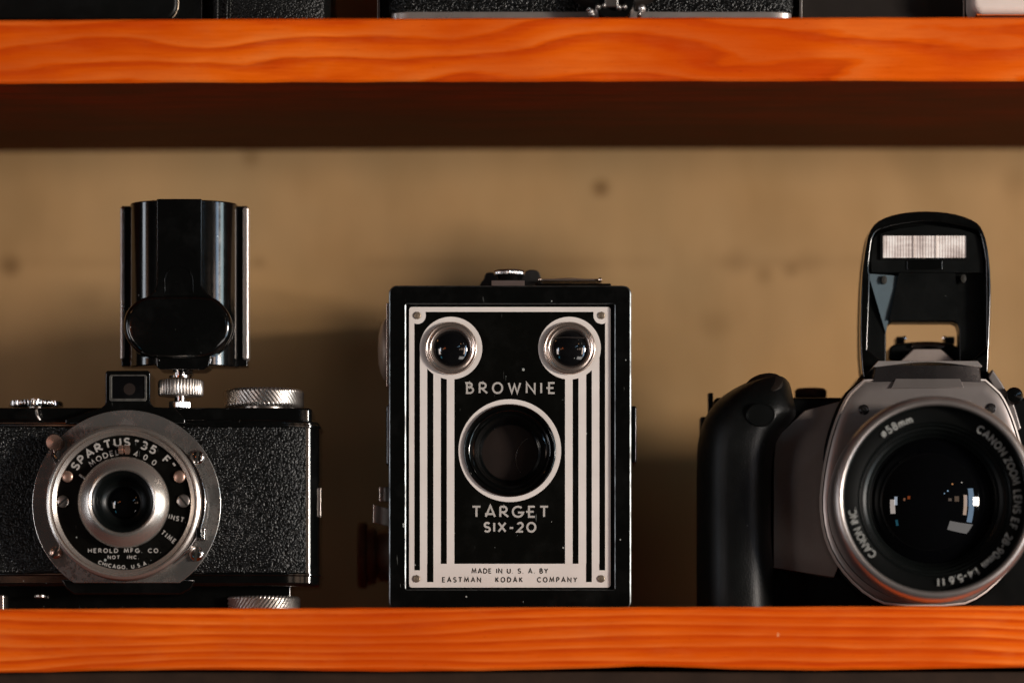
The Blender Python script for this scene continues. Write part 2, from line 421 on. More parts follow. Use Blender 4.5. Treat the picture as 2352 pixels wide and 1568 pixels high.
COL = scene.collection
def link(name, mb, mat, parent=None, bevel=0.0, bseg=3, sharp=35, label=None):
    bm = mb.bm
    bmesh.ops.recalc_face_normals(bm, faces=bm.faces)
    off = Vector((0, 0, 0))
    root = parent
    while root is not None: 
        off += root.location; root = root.parent
    for v in bm.verts: v.co = v.co * 0.001 - off
    me = bpy.data.meshes.new(name); bm.to_mesh(me); bm.free()
    me.materials.append(mat)
    me.shade_smooth()
    me.set_sharp_from_angle(angle=R(sharp))
    o = bpy.data.objects.new(name, me); COL.objects.link(o)
    if parent is not None: o.parent = parent
    if bevel > 0:
        bv = o.modifiers.new('bevel', 'BEVEL'); bv.width = bevel / 1000; bv.segments = bseg
        bv.limit_method = 'ANGLE'; bv.angle_limit = R(32); bv.use_clamp_overlap = True
        bv.harden_normals = True
    if label: o['label'] = label
    return o
def thing(name, label, cat, loc, group=None):
    o = bpy.data.objects.new(name, None); COL.objects.link(o)
    o.empty_display_size = 0.01
    o.location = (loc[0] / 1000, loc[1] / 1000, loc[2] / 1000)
    o['label'] = label; o['category'] = cat
    if group: o['group'] = group
    return o

def rrect(x0, x1, z0, z1, r, n=8):
    out = []
    for cx, cz, a0 in ((x1 - r, z1 - r, 0), (x0 + r, z1 - r, 90), (x0 + r, z0 + r, 180), (x1 - r, z0 + r, 270)):
        for i in range(n + 1):
            a = R(a0 + 90 * i / n); out.append((cx + r * math.cos(a), cz + r * math.sin(a)))
    return out
def circ(c, r, n=72): return [(c[0] + r * math.cos(2 * PI * i / n), c[1] + r * math.sin(2 * PI * i / n)) for i in range(n)]
def PP(pts, Y): return [P(x, y, Y) for x, y in pts]
def smooth(pts, it=2, closed=True):            # Chaikin
    for _ in range(it):
        o = []
        n = len(pts)
        for i in range(n if closed else n - 1):
            a, b = pts[i], pts[(i + 1) % n]
            o.append((a[0] * .75 + b[0] * .25, a[1] * .75 + b[1] * .25)); o.append((a[0] * .25 + b[0] * .75, a[1] * .25 + b[1] * .75))
        if not closed: o = [pts[0]] + o + [pts[-1]]
        pts = o
    return pts
def inset(poly, d):
    n = len(poly)
    A = sum(poly[i][0] * poly[(i + 1) % n][1] - poly[(i + 1) % n][0] * poly[i][1] for i in range(n))
    sgn = 1 if A > 0 else -1
    out = []
    for i in range(n):
        a, b, c = poly[i - 1], poly[i], poly[(i + 1) % n]
        e1 = Vector((b[0] - a[0], b[1] - a[1])); e2 = Vector((c[0] - b[0], c[1] - b[1]))
        if e1.length < 1e-9 or e2.length < 1e-9: out.append(b); continue
        e1.normalize(); e2.normalize()
        n1 = Vector((-e1.y, e1.x)) * sgn; n2 = Vector((-e2.y, e2.x)) * sgn
        m = n1 + n2
        if m.length < 1e-6: out.append(b); continue
        m.normalize(); k = d / max(0.5, m.dot(n1))
        out.append((b[0] + m.x * k, b[1] + m.y * k))
    return out
def puffed(mb, poly, yf, yb, rf, n=7, ys=1.0):         # extruded outline with rounded front edge of radius rf
    rings = []
    for i in range(n + 1):
        a = R(90 * i / n)
        ins = rf * (1 - math.sin(a)); y = yf + rf * ys * (1 - math.cos(a))
        rings.append([(x, y, z) for x, z in inset(poly, ins)])
    rings.append([(x, yb, z) for x, z in poly])
    mb.loft(rings); return mb

# ------------------------------------------------------------------ stroke lettering
def arc(cx, cy, rx, ry, a0, a1, n=12):
    return [(cx + rx * math.cos(R(a0 + (a1 - a0) * i / n)), cy + ry * math.sin(R(a0 + (a1 - a0) * i / n))) for i in range(n + 1)]
O_ = (0.84, [('c', arc(.42, .5, .42, .5, 0, 360, 28)[:-1])])
G = {
 ' ': (.35, []),
 'A': (.8, [('o', [(0, 0), (.4, 1), (.8, 0)]), ('o', [(.14, .3), (.66, .3)])]),
 'a': (.8, [('o', [(0, 0), (.4, 1.08), (.8, 0)]), ('o', [(-.05, .27), (.66, .27)])]),
 'B': (.58, [('o', [(0, 0), (0, 1)]), ('o', [(0, 1), (.25, 1)] + arc(.25, .77, .24, .23, 90, -90) + [(0, .54)]), ('o', [(0, .54), (.28, .54)] + arc(.28, .27, .3, .27, 90, -90) + [(0, 0)])]),
 'b': (.62, [('o', [(.06, 0), (.06, 1)]), ('o', [(-.1, 1), (.25, 1)] + arc(.25, .79, .24, .21, 90, -90) + [(.06, .58)]), ('o', [(.06, .58), (.28, .58)] + arc(.28, .29, .33, .29, 90, -90) + [(-.04, 0)])]),
 'C': (.75, [('o', arc(.45, .5, .45, .5, 48, 312, 20))]),
 'D': (.75, [('o', [(0, 0), (0, 1)]), ('o', [(0, 1), (.25, 1)] + arc(.25, .5, .5, .5, 90, -90, 16) + [(0, 0)])]),
 'E': (.5, [('o', [(.5, 1), (0, 1), (0, 0), (.5, 0)]), ('o', [(0, .5), (.42, .5)])]),
 'e': (.62, [('o', [(.62, 1), (.12, 1), (.12, 0), (.62, 0)]), ('o', [(-.12, .5), (.52, .5)])]),
 'F': (.5, [('o', [(.5, 1), (0, 1), (0, 0)]), ('o', [(0, .5), (.42, .5)])]),
 'G': (.82, [('o', arc(.45, .5, .45, .5, 48, 350, 22) + [(.45, .42)])]),
 'H': (.7, [('o', [(0, 0), (0, 1)]), ('o', [(.7, 0), (.7, 1)]), ('o', [(0, .5), (.7, .5)])]),
 'I': (.02, [('o', [(.01, 0), (.01, 1)])]),
 'K': (.6, [('o', [(0, 0), (0, 1)]), ('o', [(.55, 1), (.02, .45)]), ('o', [(.2, .62), (.6, 0)])]),
 'L': (.48, [('o', [(0, 1), (0, 0), (.48, 0)])]),
 'M': (.95, [('o', [(0, 0), (.14, 1), (.475, .2), (.81, 1), (.95, 0)])]),
 'N': (.72, [('o', [(0, 0), (0, 1), (.72, 0), (.72, 1)])]),
 'O': O_,
 'P': (.55, [('o', [(0, 0), (0, 1)]), ('o', [(0, 1), (.27, 1)] + arc(.27, .73, .28, .27, 90, -90) + [(0, .46)])]),
 'R': (.62, [('o', [(0, 0), (0, 1)]), ('o', [(0, 1), (.27, 1)] + arc(.27, .73, .28, .27, 90, -90) + [(0, .46)]), ('o', [(.2, .44), (.68, 0)])]),
 'r': (.82, [('o', [(0, 0), (0, 1)]), ('o', [(0, 1), (.30, 1)] + arc(.30, .75, .28, .25, 90, -90) + [(.02, .5)]), ('o', [(.2, .48), (.86, -.04)])]),
 'S': (.56, [('o', arc(.28, .75, .26, .25, 30, 270, 14)[:-1] + arc(.28, .25, .28, .25, 90, -150, 14))]),
 'T': (.68, [('o', [(0, 1), (.68, 1)]), ('o', [(.34, 1), (.34, 0)])]),
 'U': (.66, [('o', [(0, 1), (0, .33)] + arc(.33, .33, .33, .33, 180, 360, 14) + [(.66, 1)])]),
 'W': (1.05, [('o', [(0, 1), (.28, 0), (.525, .85), (.77, 0), (1.05, 1)])]),
 'X': (.72, [('o', [(0, 0), (.72, 1)]), ('o', [(0, 1), (.72, 0)])]),
 'Y': (.7, [('o', [(0, 1), (.35, .5), (.7, 1)]), ('o', [(.35, .5), (.35, 0)])]),
 'Z': (.62, [('o', [(0, 1), (.62, 1), (0, 0), (.62, 0)])]),
 '0': (.62, [('c', arc(.31, .5, .31, .5, 0, 360, 24)[:-1])]),
 'q': O_,
 '1': (.2, [('o', [(0, .82), (.18, 1), (.18, 0)])]),
 '2': (.58, [('o', arc(.28, .72, .27, .28, 160, -35, 12) + [(0, 0), (.58, 0)])]),
 '3': (.56, [('o', arc(.26, .76, .25, .24, 150, -80, 12) + arc(.26, .27, .3, .27, 80, -150, 12))]),
 '4': (.62, [('o', [(.45, 0), (.45, 1), (0, .28), (.62, .28)])]),
 '5': (.56, [('o', [(.5, 1), (.1, 1), (.05, .55)] + arc(.26, .31, .3, .31, 120, -150, 14))]),
 '6': (.58, [('c', arc(.29, .3, .28, .3, 0, 360, 18)[:-1]), ('o', [(.02, .36), (.12, .7), (.42, 1)])]),
 '8': (.56, [('c', arc(.28, .76, .23, .24, 0, 360, 18)[:-1]), ('c', arc(.28, .27, .28, .27, 0, 360, 18)[:-1])]),
 '9': (.58, [('c', arc(.29, .7, .28, .3, 0, 360, 18)[:-1]), ('o', [(.56, .64), (.46, .3), (.16, 0)])]),
 '-': (.36, [('o', [(0, .42), (.36, .42)])]),
 '.': (.10, [('o', [(.02, .0), (.1, .0)])]),
 ',': (.10, [('o', [(.08, .06), (.02, -.14)])]),
 ':': (.10, [('o', [(.02, .15), (.1, .15)]), ('o', [(.02, .7), (.1, .7)])]),
 '<': (.3, [('o', [(.1, 1), (.02, .72)]), ('o', [(.3, 1), (.22, .72)])]),
 '>': (.3, [('o', [(.1, 1), (.02, .72)]), ('o', [(.3, 1), (.22, .72)])]),
 'm': (.8, [('o', [(0, 0), (0, .66)]), ('o', [(0, .42)] + arc(.2, .44, .2, .2, 180, 0, 8) + [(.4, 0)]), ('o', [(.4, .42)] + arc(.6, .44, .2, .2, 180, 0, 8) + [(.8, 0)])]),
 '@': (.62, [('c', arc(.31, .4, .28, .3, 0, 360, 18)[:-1]), ('o', [(.05, 0), (.57, .8)])]),
}
def ribbon(mb, pts, h, closed, yb, yt):
    n = len(pts); Lr, Rr = [], []
    for i in range(n):
        p = Vector(pts[i])
        a = Vector(pts[i - 1]) if (closed or i > 0) else None
        c = Vector(pts[(i + 1) % n]) if (closed or i < n - 1) else None
        d1 = (p - a).normalized() if a is not None else None
        d2 = (c - p).normalized() if c is not None else None
        if d1 is None: d1 = d2
        if d2 is None: d2 = d1
        n1 = Vector((-d1.y, d1.x)); n2 = Vector((-d2.y, d2.x)); m = n1 + n2
        if m.length < 1e-5: m = n1
        m.normalize(); k = h / max(0.42, m.dot(n1))
        Lr.append(p + m * k); Rr.append(p - m * k)
    ring = list(range(n)) + ([0] if closed else [])
    bm = mb.bm
    tl = [bm.verts.new((v.x, yt, v.y)) for v in Lr]; tr = [bm.verts.new((v.x, yt, v.y)) for v in Rr]
    bl = [bm.verts.new((v.x, yb, v.y)) for v in Lr]; br = [bm.verts.new((v.x, yb, v.y)) for v in Rr]
    for i, j in zip(ring[:-1], ring[1:]):
        for q in ((tl[i], tl[j], tr[j], tr[i]), (tl[i], tl[j], bl[j], bl[i]), (tr[i], tr[j], br[j], br[i]), (bl[i], bl[j], br[j], br[i])):
            try: bm.faces.new(q)
            except ValueError: pass
    if not closed:
        for i in (0, n - 1):
            bm.faces.new((tl[i], tr[i], br[i], bl[i]))
def glyph(mb, ch, X, Z, ang, h, w, wx, Yb, thick):
    # local (u,v) -> rotate by ang, translate
    ca, sa = math.cos(ang), math.sin(ang)
    for k, (kind, pts) in enumerate(G[ch][1]):
        q = []
        for u, v in pts:
            a, b = u * h * wx, v * h
            q.append((X + a * ca - b * sa, Z + a * sa + b * ca))
        ribbon(mb, q, w / 2, kind == 'c', Yb + 0.02, Yb - thick - 0.012 * k)
def text_line(mb, st, x0, x1, zb, h, w, Yb, thick=0.05, ang=0.0, wx=1.0):
    tot = sum(G[c][0] for c in st) * h * wx
    W = x1 - x0
    gap = (W - tot) / (len(st) - 1)
    if gap < w * 1.3:
        wx *= (W - w * 1.3 * (len(st) - 1)) / tot; gap = w * 1.3
    u = 0
    for c in st:
        glyph(mb, c, x0 + u * math.cos(ang), zb + u * math.sin(ang), ang, h, w, wx, Yb, thick)
        u += G[c][0] * h * wx + gap
def text_arc(mb, st, c, rb, h, w, a0, a1, Yb, thick=0.05, inward=False, wx=1.0, yfun=None):
    # angles in degrees clockwise from the top; rb radius of the baseline
    tot = sum(G[ch][0] for ch in st) * h * wx
    sgn = -1 if inward else 1
    span = abs(R(a1 - a0)) * rb
    gap = (span - tot) / (len(st) - 1)
    if gap < w * 1.2:
        wx *= (span - w * 1.2 * (len(st) - 1)) / tot; gap = w * 1.2
    u = 0
    for ch in st:
        wd = G[ch][0] * h * wx
        a = R(a0) + sgn * (u + wd / 2) / rb
        # centre of glyph on the baseline, tangent direction
        px, pz = c[0] + rb * math.sin(a), c[1] + rb * math.cos(a)
        rot = -a if not inward else PI - a
        X = px - wd / 2 * math.cos(rot); Z = pz - wd / 2 * math.sin(rot)
        glyph(mb, ch, X, Z, rot, h, w, wx, Yb, thick)
        u += wd + gap

def zb(X): return X * 0.0030                    # the lower board climbs a hair to the right

# ================================================================== SETTING: wall and boards
WY = 123.0
mb = MB(); mb.box(-900, 900, WY, WY + 18, -260, 620)
w_ = link('back_wall', mb, M['wall']); w_['kind'] = 'structure'

def shelf(name, label, z_top, z_bot, slope, mat, sag=0.0, wav=None):
    t = thing(name, label, 'shelf', (0, -25, z_bot))
    mb = MB(); rnd = random.Random(int(z_top) + 3)
    n = 120; rings = []
    for i in range(n + 1):
        X = -620 + 1240 * i / n
        dz = X * slope + sag * (X / 170.0) ** 2
        j1 = rnd.uniform(-.10, .10); j2 = rnd.uniform(-.14, .14)
        b2 = wav(X) if wav else 0
        zt, zbm = z_top + dz + j1, z_bot + dz + j2 + b2
        e = 0.7
        rings.append([(X, -25, zbm + e), (X, -25 + e, zbm + (0)), (X, WY - .5, z_bot + dz), (X, WY - .5, z_top + dz), (X, -25 + e, zt), (X, -25, zt - e)])
    mb.loft(rings)
    o = link('board', mb, mat, t, sharp=30)
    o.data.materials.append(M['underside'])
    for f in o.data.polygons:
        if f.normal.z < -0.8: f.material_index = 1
    return t
zt_low = 0.0; zb_low = P(0, 1537, -25)[1]
def wav(X):
    return 0.35 * math.sin(X * .045) + (0.7 if 20 < X < 75 else 0) * math.sin((X - 20) / 55 * PI)
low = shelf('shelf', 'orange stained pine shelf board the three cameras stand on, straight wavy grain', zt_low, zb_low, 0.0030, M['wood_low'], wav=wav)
mb = MB(); mb.box(-620, 620, -18, WY - .6, zb_low - 42, zb_low - 0.35)
link('shade_block', mb, M['shade_dark'], low, bevel=0.8)  # added dark block standing in for the shade under the board
zu_b = P(1176, 187, -25)[1]; zu_t = P(1176, 41, -25)[1]
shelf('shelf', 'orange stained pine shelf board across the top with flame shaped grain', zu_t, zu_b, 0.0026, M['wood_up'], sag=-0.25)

# ================================================================== BOX CAMERA
bc = thing('box_camera', 'black box camera with striped silver art deco front plate reading BROWNIE TARGET SIX-20', 'camera', (0, 50, 0))
bx0, bz1 = P(893, 656, 0); bx1, _ = P(1450, 656, 0)
bzb = 0.15
lens_c = P(1171, 1034.3, 1); lens_r = 106 * S0
rx0, rz1 = P(933, 699, 0); rx1, rz0 = P(1411, 1353, 0)
mb = MB()
# front frame round the recess, recess floor with the lens hole, deep box behind
fo, fi = rrect(bx0, bx1, bzb, bz1, 2.8), rrect(rx0, rx1, rz0, rz1, 0.5)
def at_y(pl, y): return [(x, y, z) for x, z in pl]
mb.loft([at_y(fo, 1.4), at_y(fo, .0), at_y(inset(fo, .14), -.38), at_y(inset(fo, .48), -.6), at_y(rrect(rx0 - .40, rx1 + .40, rz0 - .40, rz1 + .40, .9), -.6),
         at_y(rrect(rx0 - .12, rx1 + .12, rz0 - .12, rz1 + .12, .62), -.42), at_y(fi, -.1), at_y(fi, 1.4)], False, False)
ff = link('front_frame', mb, M['enamel'], bc, sharp=28)
ff.data.materials.append(M['edge_wear_glint'])
for i_, f_ in enumerate(ff.data.polygons):
    if i_ // len(fo) in (1, 2, 4, 5): f_.material_index = 1
mb = MB(); mb.holed(rrect(bx0 + .3, bx1 - .3, bzb + .3, bz1 - .3, 2.6), [circ(lens_c, lens_r + .2)], 1.41, 13)
mb.prism(rrect(bx0 + .5, bx1 - .5, bzb + .2, bz1 - .4, 1.5), 13.01, 108)
link('body', mb, M['enamel'], bc)
# front plate: silver sheet, black enamel fields, silver lines
YP = 1.0
def Q(x, y): return P(x, y, YP)
k1 = s(YP)
mb = MB()
x0, z1 = Q(939.6, 704.8); x1, z0 = Q(1402.6, 1348.4)
mb.holed(rrect(x0, x1, z0, z1, 1.0), [circ(lens_c, lens_r)], YP - .0, YP + .40)
plate = link('front_plate', mb, M['plate_silver'], bc, bevel=0.08, bseg=2)
def notch(cx, cy, a0, a1, n=10): return [(cx + 19 * math.cos(R(a0 + (a1 - a0) * i / n)), cy - 19 * math.sin(R(a0 + (a1 - a0) * i / n))) for i in range(n + 1)]
poly = [(952.2, 744)] + [(952.2, 1308.8), (964.6, 1308.8), (964.6, 1293.9), (981.3, 1293.9), (981.3, 1335.8), (995.4, 1335.8), (995.4, 1293.9),
        (1346.4, 1293.9), (1346.4, 1335.8), (1359.3, 1335.8), (1359.3, 1293.9), (1376.7, 1293.9), (1376.7, 1308.8), (1389.8, 1308.8), (1389.8, 744)]
poly += notch(1382, 725, -60, -180) + [(1363, 716.2), (978, 716.2)] + notch(959.5, 725, 0, -112)
mb = MB(); mb.holed([Q(*p) for p in poly], [circ(lens_c, lens_r + 0.3)], YP - .06, YP + .02)
link('black_field', mb, M['plate_black'], plate)
def strip(xa, xb, ya, yb):
    mb = MB(); a, d = Q(xa, ya); b, c = Q(xb, yb); mb.box(a, b, YP - .10, YP - .03, c, d)
    link('silver_stripe', mb, M['plate_silver'], plate)
for xa, xb in ((964.6, 981.3), (995.4, 1012.5), (1026.3, 1043.6), (1297.9, 1315.3), (1328.7, 1346.4), (1359.3, 1376.7)):
    side = 1035.8 if xa < 1100 else 1308.1
    m_ = max(abs(xa - side), abs(xb - side))
    strip(xa, xb, 799.3 + (math.sqrt(max(0, 70.5 ** 2 - m_ * m_)) * 0.97 if m_ < 70 else 0), 1293.9)
mb = MB(); mb.lathe([(117.9 * k1, YP - .03), (117.9 * k1, YP - .12), (106.2 * k1, YP - .12), (106.2 * k1, YP + .3)], lens_c, seg=110, cap0=False, cap1=False)
link('lens_ring', mb, M['plate_silver'], plate)
# lens well
mb = MB()
pr = [(106.6, .5), (105.8, 0.1), (104, -.05), (102, .15), (99.5, 1.0), (96.5, 1.6), (93.5, 1.3), (91, 1.5), (88, 2.6), (85, 3.4), (82, 3.3), (80, 3.7), (77.5, 5.6), (74.5, 7.5), (70, 8.3), (66, 8.6), (64.8, 8.9), (64.3, 9.6), (64.3, 12.4)]
mb.lathe([(r * k1, y) for r, y in pr], lens_c, seg=110, cap0=False, cap1=True)
well = link('lens_well', mb, M['black_gloss'], bc, sharp=60)
lc2 = (lens_c[0], lens_c[1] - 0.25)
mb = MB(); mb.lathe([(64 * k1, 10.2), (40 * k1, 10.1), (0.01, 10.0)], lens_c, seg=80, cap0=False, cap1=False)
link('shutter_disc', mb, M['shutter_brown'], well)
mb = MB(); a_ = [(lens_c[0] + 72 * k1 * math.cos(t) + 87 * k1 - 0.2, 9.9, lens_c[1] - 2 + 60 * k1 * math.sin(t)) for t in [R(128 + i * 5) for i in range(18)]]
mb.tube(a_, 0.05, 5)
link('shutter_blade_edge', mb, M['nickel'], well)
# viewfinder lenses
for i, fx in enumerate((1035.8, 1308.1)):
    c = P(fx, 799.3, YP)
    mb = MB(); mb.lathe([(71.9 * k1, YP - .03), (71.9 * k1, YP - .13), (58 * k1, YP - .13)], c, seg=90, cap0=False, cap1=False)
    link('finder_ring', mb, M['plate_silver'], plate)
    c = P(fx, 799.3, 0)
    mb = MB()
    pr = [(60.5, .9), (60.5, .1), (59.5, -.3), (57.5, -.55), (55.5, -.45), (53.5, -.15), (51, -.3), (48.5, -.55), (46, -.4), (43.5, .15), (41.5, .7), (40.6, 1.0)]
    mb.lathe([(r * k1, y) for r, y in pr], c, seg=90, cap0=False, cap1=False)
    bz = link('finder_bezel', mb, M['bezel'], bc, sharp=60)
    mb = MB(); mb.lathe([(41.5 * k1 * math.sin(R(a)) / math.sin(R(50)), 0.95 - 1.7 * (math.cos(R(a)) - math.cos(R(50))) / (1 - math.cos(R(50)))) for a in (50, 45, 40, 34, 28, 22, 16, 10, 5, 0.2)], c, seg=64, cap0=False, cap1=False)
    link('finder_glass', mb, M['dome_glass'], bz, sharp=80)
    if i == 1:
        mb = MB(); mb.tube([(c[0] - 36 * k1, -.25, c[1] + 24 * k1), (c[0] - 10 * k1, -.62, c[1] + 24.5 * k1), (c[0] + 12 * k1, -.62, c[1] + 24 * k1), (c[0] + 34 * k1, -.25, c[1] + 23.5 * k1)], 0.10, 6)
        link('wire', mb, M['nickel'], bz)
for sx, sy in ((958.5, 724.4), (1381.8, 724.4), (957, 1328.3), (1381, 1328.3)):
    c = Q(sx, sy)
    mb = MB(); mb.lathe([(8.6 * k1, YP - .0), (8.4 * k1, YP - .3), (6.2 * k1, YP - .45), (5.2 * k1, YP - .4), (4.2 * k1, YP - .42), (0.01, YP - .5)], c, seg=24, cap0=False, cap1=False)
    link('rivet', mb, M['rivet'], bc, sharp=70)
# lettering
def tx(st, xa, xb, ytop, ybot, w, mat, wx=1.0, name='lettering'):
    mb = MB(); a, t_ = Q(xa, ytop); b, bt = Q(xb, ybot)
    w *= k1
    text_line(mb, st, a + w / 2, b - w / 2, bt + w / 2, (t_ - bt) - w, w, YP - (.055 if mat is not M['ink'] else 0.0), .05, wx=wx)
    link(name, mb, mat, plate)
tx('bROWNIe', 1069, 1276, 877, 904.5, 4.3, M['text_silver'], 1.1)
tx('TaRGeT', 1083, 1261, 1160.6, 1188.4, 4.6, M['text_silver'], 1.15)
tx('SIX-2q', 1110.5, 1232, 1197.7, 1222.4, 4.6, M['text_silver'], 1.1)
tx('MADE IN U. S. A. BY', 1083, 1259, 1304.2, 1316.6, 2.3, M['ink'], 1.0)
tx('EASTMAN   KODAK   COMPANY', 1015.5, 1326, 1324.2, 1336.8, 2.4, M['ink'], 1.0)
# top fittings
def knob_z(mb, c, r, z0, z1, nk, kd, ch=0.25, tw=0.0, rows=1, seg=None):
    pr = [(r - ch, z0), (r, z0 + ch)]
    st = (z1 - z0 - 2 * ch)
    for i in range(1, rows + 1): pr.append((r, z0 + ch + st * i / rows))
    pr += [(r - ch, z1), (r - ch - .8, z1), (r - ch - 1.0, z1 - .12), (0.01, z1 - .12)]
    mb.lathe(pr, c, 'z', seg or nk * 6, (1, 1 + rows, kd, nk), twist=tw, cap1=False)
Yk = 9.0; kk = s(Yk)
kx, kz = P(1170, 628, Yk)
mb = MB(); knob_z(mb, (kx, Yk + 4), 35.5 * kk, P(0, 630, Yk)[1], P(0, 618.5, Yk)[1], 46, 0.22)
lk = link('latch_knob', mb, M['chrome'], bc, sharp=50)
mb = MB(); z0 = P(0, 655, Yk)[1]; z1 = P(0, 630, Yk)[1]
mb.lathe([(3.2, bz1 - .8), (3.4, z0 + .6), (4.6, z1 - .8), (5.1, z1 + .1)], (kx, Yk + 4), 'z', 32)
link('knob_stem', mb, M['black_gloss'], lk)
xa, za = P(1129, 657, 1.5); xb, zc = P(1204.7, 644, 1.5)
mb = MB(); mb.loft([[(xa, 1.2, bz1 - .2), (xb, 1.2, bz1 - .2), (xb, 4.5, zc + .35), (xa, 4.5, zc + .35)], [(xa, 1.5, bz1 - .2), (xb, 1.5, bz1 - .2), (xb, 12, zc + .35), (xa, 12, zc + .35)]])
link('latch_plate', mb, M['slr_ring'], bc, bevel=.08)
# carrying strap: an arched band running front to back beside the knob, seen end-on
mb = MB(); rings = []
for i in range(25):
    t = i / 24; Y = 24 + 62 * t
    z = bz1 + 2.6 + 5.2 * math.sin(PI * t) ** 0.8
    hw = 9.5 - 2.0 * math.sin(PI * t)
    cx_ = P(1177, 0, 24)[0]
    rings.append([(cx_ - hw, Y, z - .9), (cx_ - hw + .6, Y, z + .3), (cx_ - hw * .5, Y, z + .9), (cx_ + hw * .5, Y, z + 1.1), (cx_ + hw - .6, Y, z + .6), (cx_ + hw, Y, z - .7), (cx_ + hw * .5, Y, z - 1.1), (cx_ - hw * .5, Y, z - 1.2)])
mb.loft(rings)
link('carrying_strap', mb, M['strap'], bc, sharp=60)
mb = MB()
mb.prism(smooth(PP([(1097, 668), (1103, 652), (1112, 642), (1114, 631), (1122, 626), (1136, 627), (1142, 640), (1142, 668)], 20), 1), 18, 27)
link('strap_anchor', mb, M['strap'], bc, bevel=.4)
mb = MB()
mb.prism(smooth(PP([(1196, 668), (1198, 650), (1204, 624), (1222, 620), (1237, 623), (1243, 640), (1246, 668)], 22), 1), 20, 29)
link('strap_anchor', mb, M['strap'], bc, bevel=.4)
# top finder window
xa, za = P(1236, 651, 16); xb, zc = P(1382, 644, 16)
mb = MB(); mb.prism_z([(xa, 12), (xb, 12), (xb, 34), (xa, 34)], za + .5, zc + .1)
tf = link('top_finder_plate', mb, M['bezel'], bc, bevel=.25)
mb = MB()
for q in (xa + .6, xb - .6): mb.lathe([(.01, 10.9), (.5, 11.1), (.7, 11.6), (.7, 12.4)], (q, (za + zc) / 2 + .3), seg=16, cap0=False)
link('corner_pin', mb, M['chrome'], tf)
mb = MB(); cxm = (P(1258, 0, 16)[0] + P(1356, 0, 16)[0]) / 2; rr = (P(1356, 0, 16)[0] - P(1258, 0, 16)[0]) / 2
mb.lathe([(rr, zc - .1), (rr, zc + .55), (rr * .8, zc + 1.05), (rr * .45, zc + 1.35), (.01, zc + 1.45)], (cxm, 23), 'z', 48, cap1=False)
link('top_finder_glass', mb, M['brass_dark'], tf)
mb = MB(); mb.prism(rrect(P(1228, 0, 12)[0], P(1404, 0, 12)[0], bz1 - 2, P(0, 651.5, 12)[1], .6), 11, 40)
link('finder_seat', mb, M['enamel'], bc, bevel=.3)
# left side: finder bezel, domed glass, leather pad, levers, winding key
Xs = bx0
def Zy(y, Y): return P(0, y, Y)[1]
mb = MB(); mb.box(Xs - 1.1, Xs + .8, 8, 34, Zy(895, 18), Zy(703, 18))
sf = link('side_finder_plate', mb, M['bezel'], bc, bevel=.25)
mb = MB(); zc = Zy(803, 20); r_ = 71 * s(20)
mb.lathe([(r_, Xs - .9), (r_, Xs - 1.7), (r_ * .93, Xs - 2.5), (r_ * .75, Xs - 3.4), (r_ * .45, Xs - 4.1), (.01, Xs - 4.4)], (21, zc), 'x', 64, cap1=False)
link('side_finder_glass', mb, M['brass_dark'], sf, sharp=60)
mb = MB(); mb.box(Xs - 1.3, Xs + .8, 10, 60, Zy(1072, 16), Zy(931, 16))
link('side_cover', mb, M['black_gloss'], bc, bevel=.9)
def tab(y0, y1, xo, Y, tilt=0.0, name='lever_tab'):
    mb = MB(); z0, z1 = Zy(y1, Y), Zy(y0, Y)
    n = 8; rings = []
    for i in range(n + 1):
        t = i / n; X = Xs + .6 - (Xs + .6 - xo) * t
        dz = tilt * (1 - t)
        yy = Y - 1.6 * math.sin(t * PI * .6)
        rings.append([(X, yy, z0 + dz), (X, yy + .8, z0 + dz), (X, yy + .8, z1 + dz), (X, yy, z1 + dz)])
    mb.loft(rings)
    return link(name, mb, M['nickel'], bc, bevel=.25)
tab(1118, 1152, P(871, 0, 12)[0], 12)
tab(1158, 1200, P(857, 0, 14)[0], 14, tilt=-1.6)
Yw = 52; zc = Zy(1274, Yw); kw = s(Yw)
Xa = P(823, 0, Yw)[0]; Xb = P(843, 0, Yw)[0]
mb = MB(); r_ = 76 * kw
prf = [(r_ - 3, Xa - .1), (r_ - 2.6, Xa), (r_ - .4, Xa), (r_, Xa + .4), (r_, Xb - .4), (r_ - .5, Xb)]
mb.lathe(prf, (Yw, zc), 'x', 360, (3, 4, .28, 60))
wk = link('winding_knob', mb, M['brass_dark'], bc, sharp=50)
mb = MB(); mb.lathe([(r_ - 1.4, Xb), (r_ - 1.0, Xb + 1), (r_ - 1.6, Xb + 3.2), (r_ - 3.6, Xb + 3.3), (r_ - 3.6, Xb + 4.2), (r_ - 2.2, Xb + 4.3), (r_ - 2.4, Xs + .5)], (Yw, zc), 'x', 64)
link('knob_collar', mb, M['brass_dark'], wk, sharp=40)
# right side latch
mb = MB(); mb.prism(rrect(bx1 - 1, P(1462.5, 0, 10)[0], Zy(1062, 10), Zy(932, 10), .8), 10, 30)
link('side_latch', mb, M['black_gloss'], bc, bevel=.6)

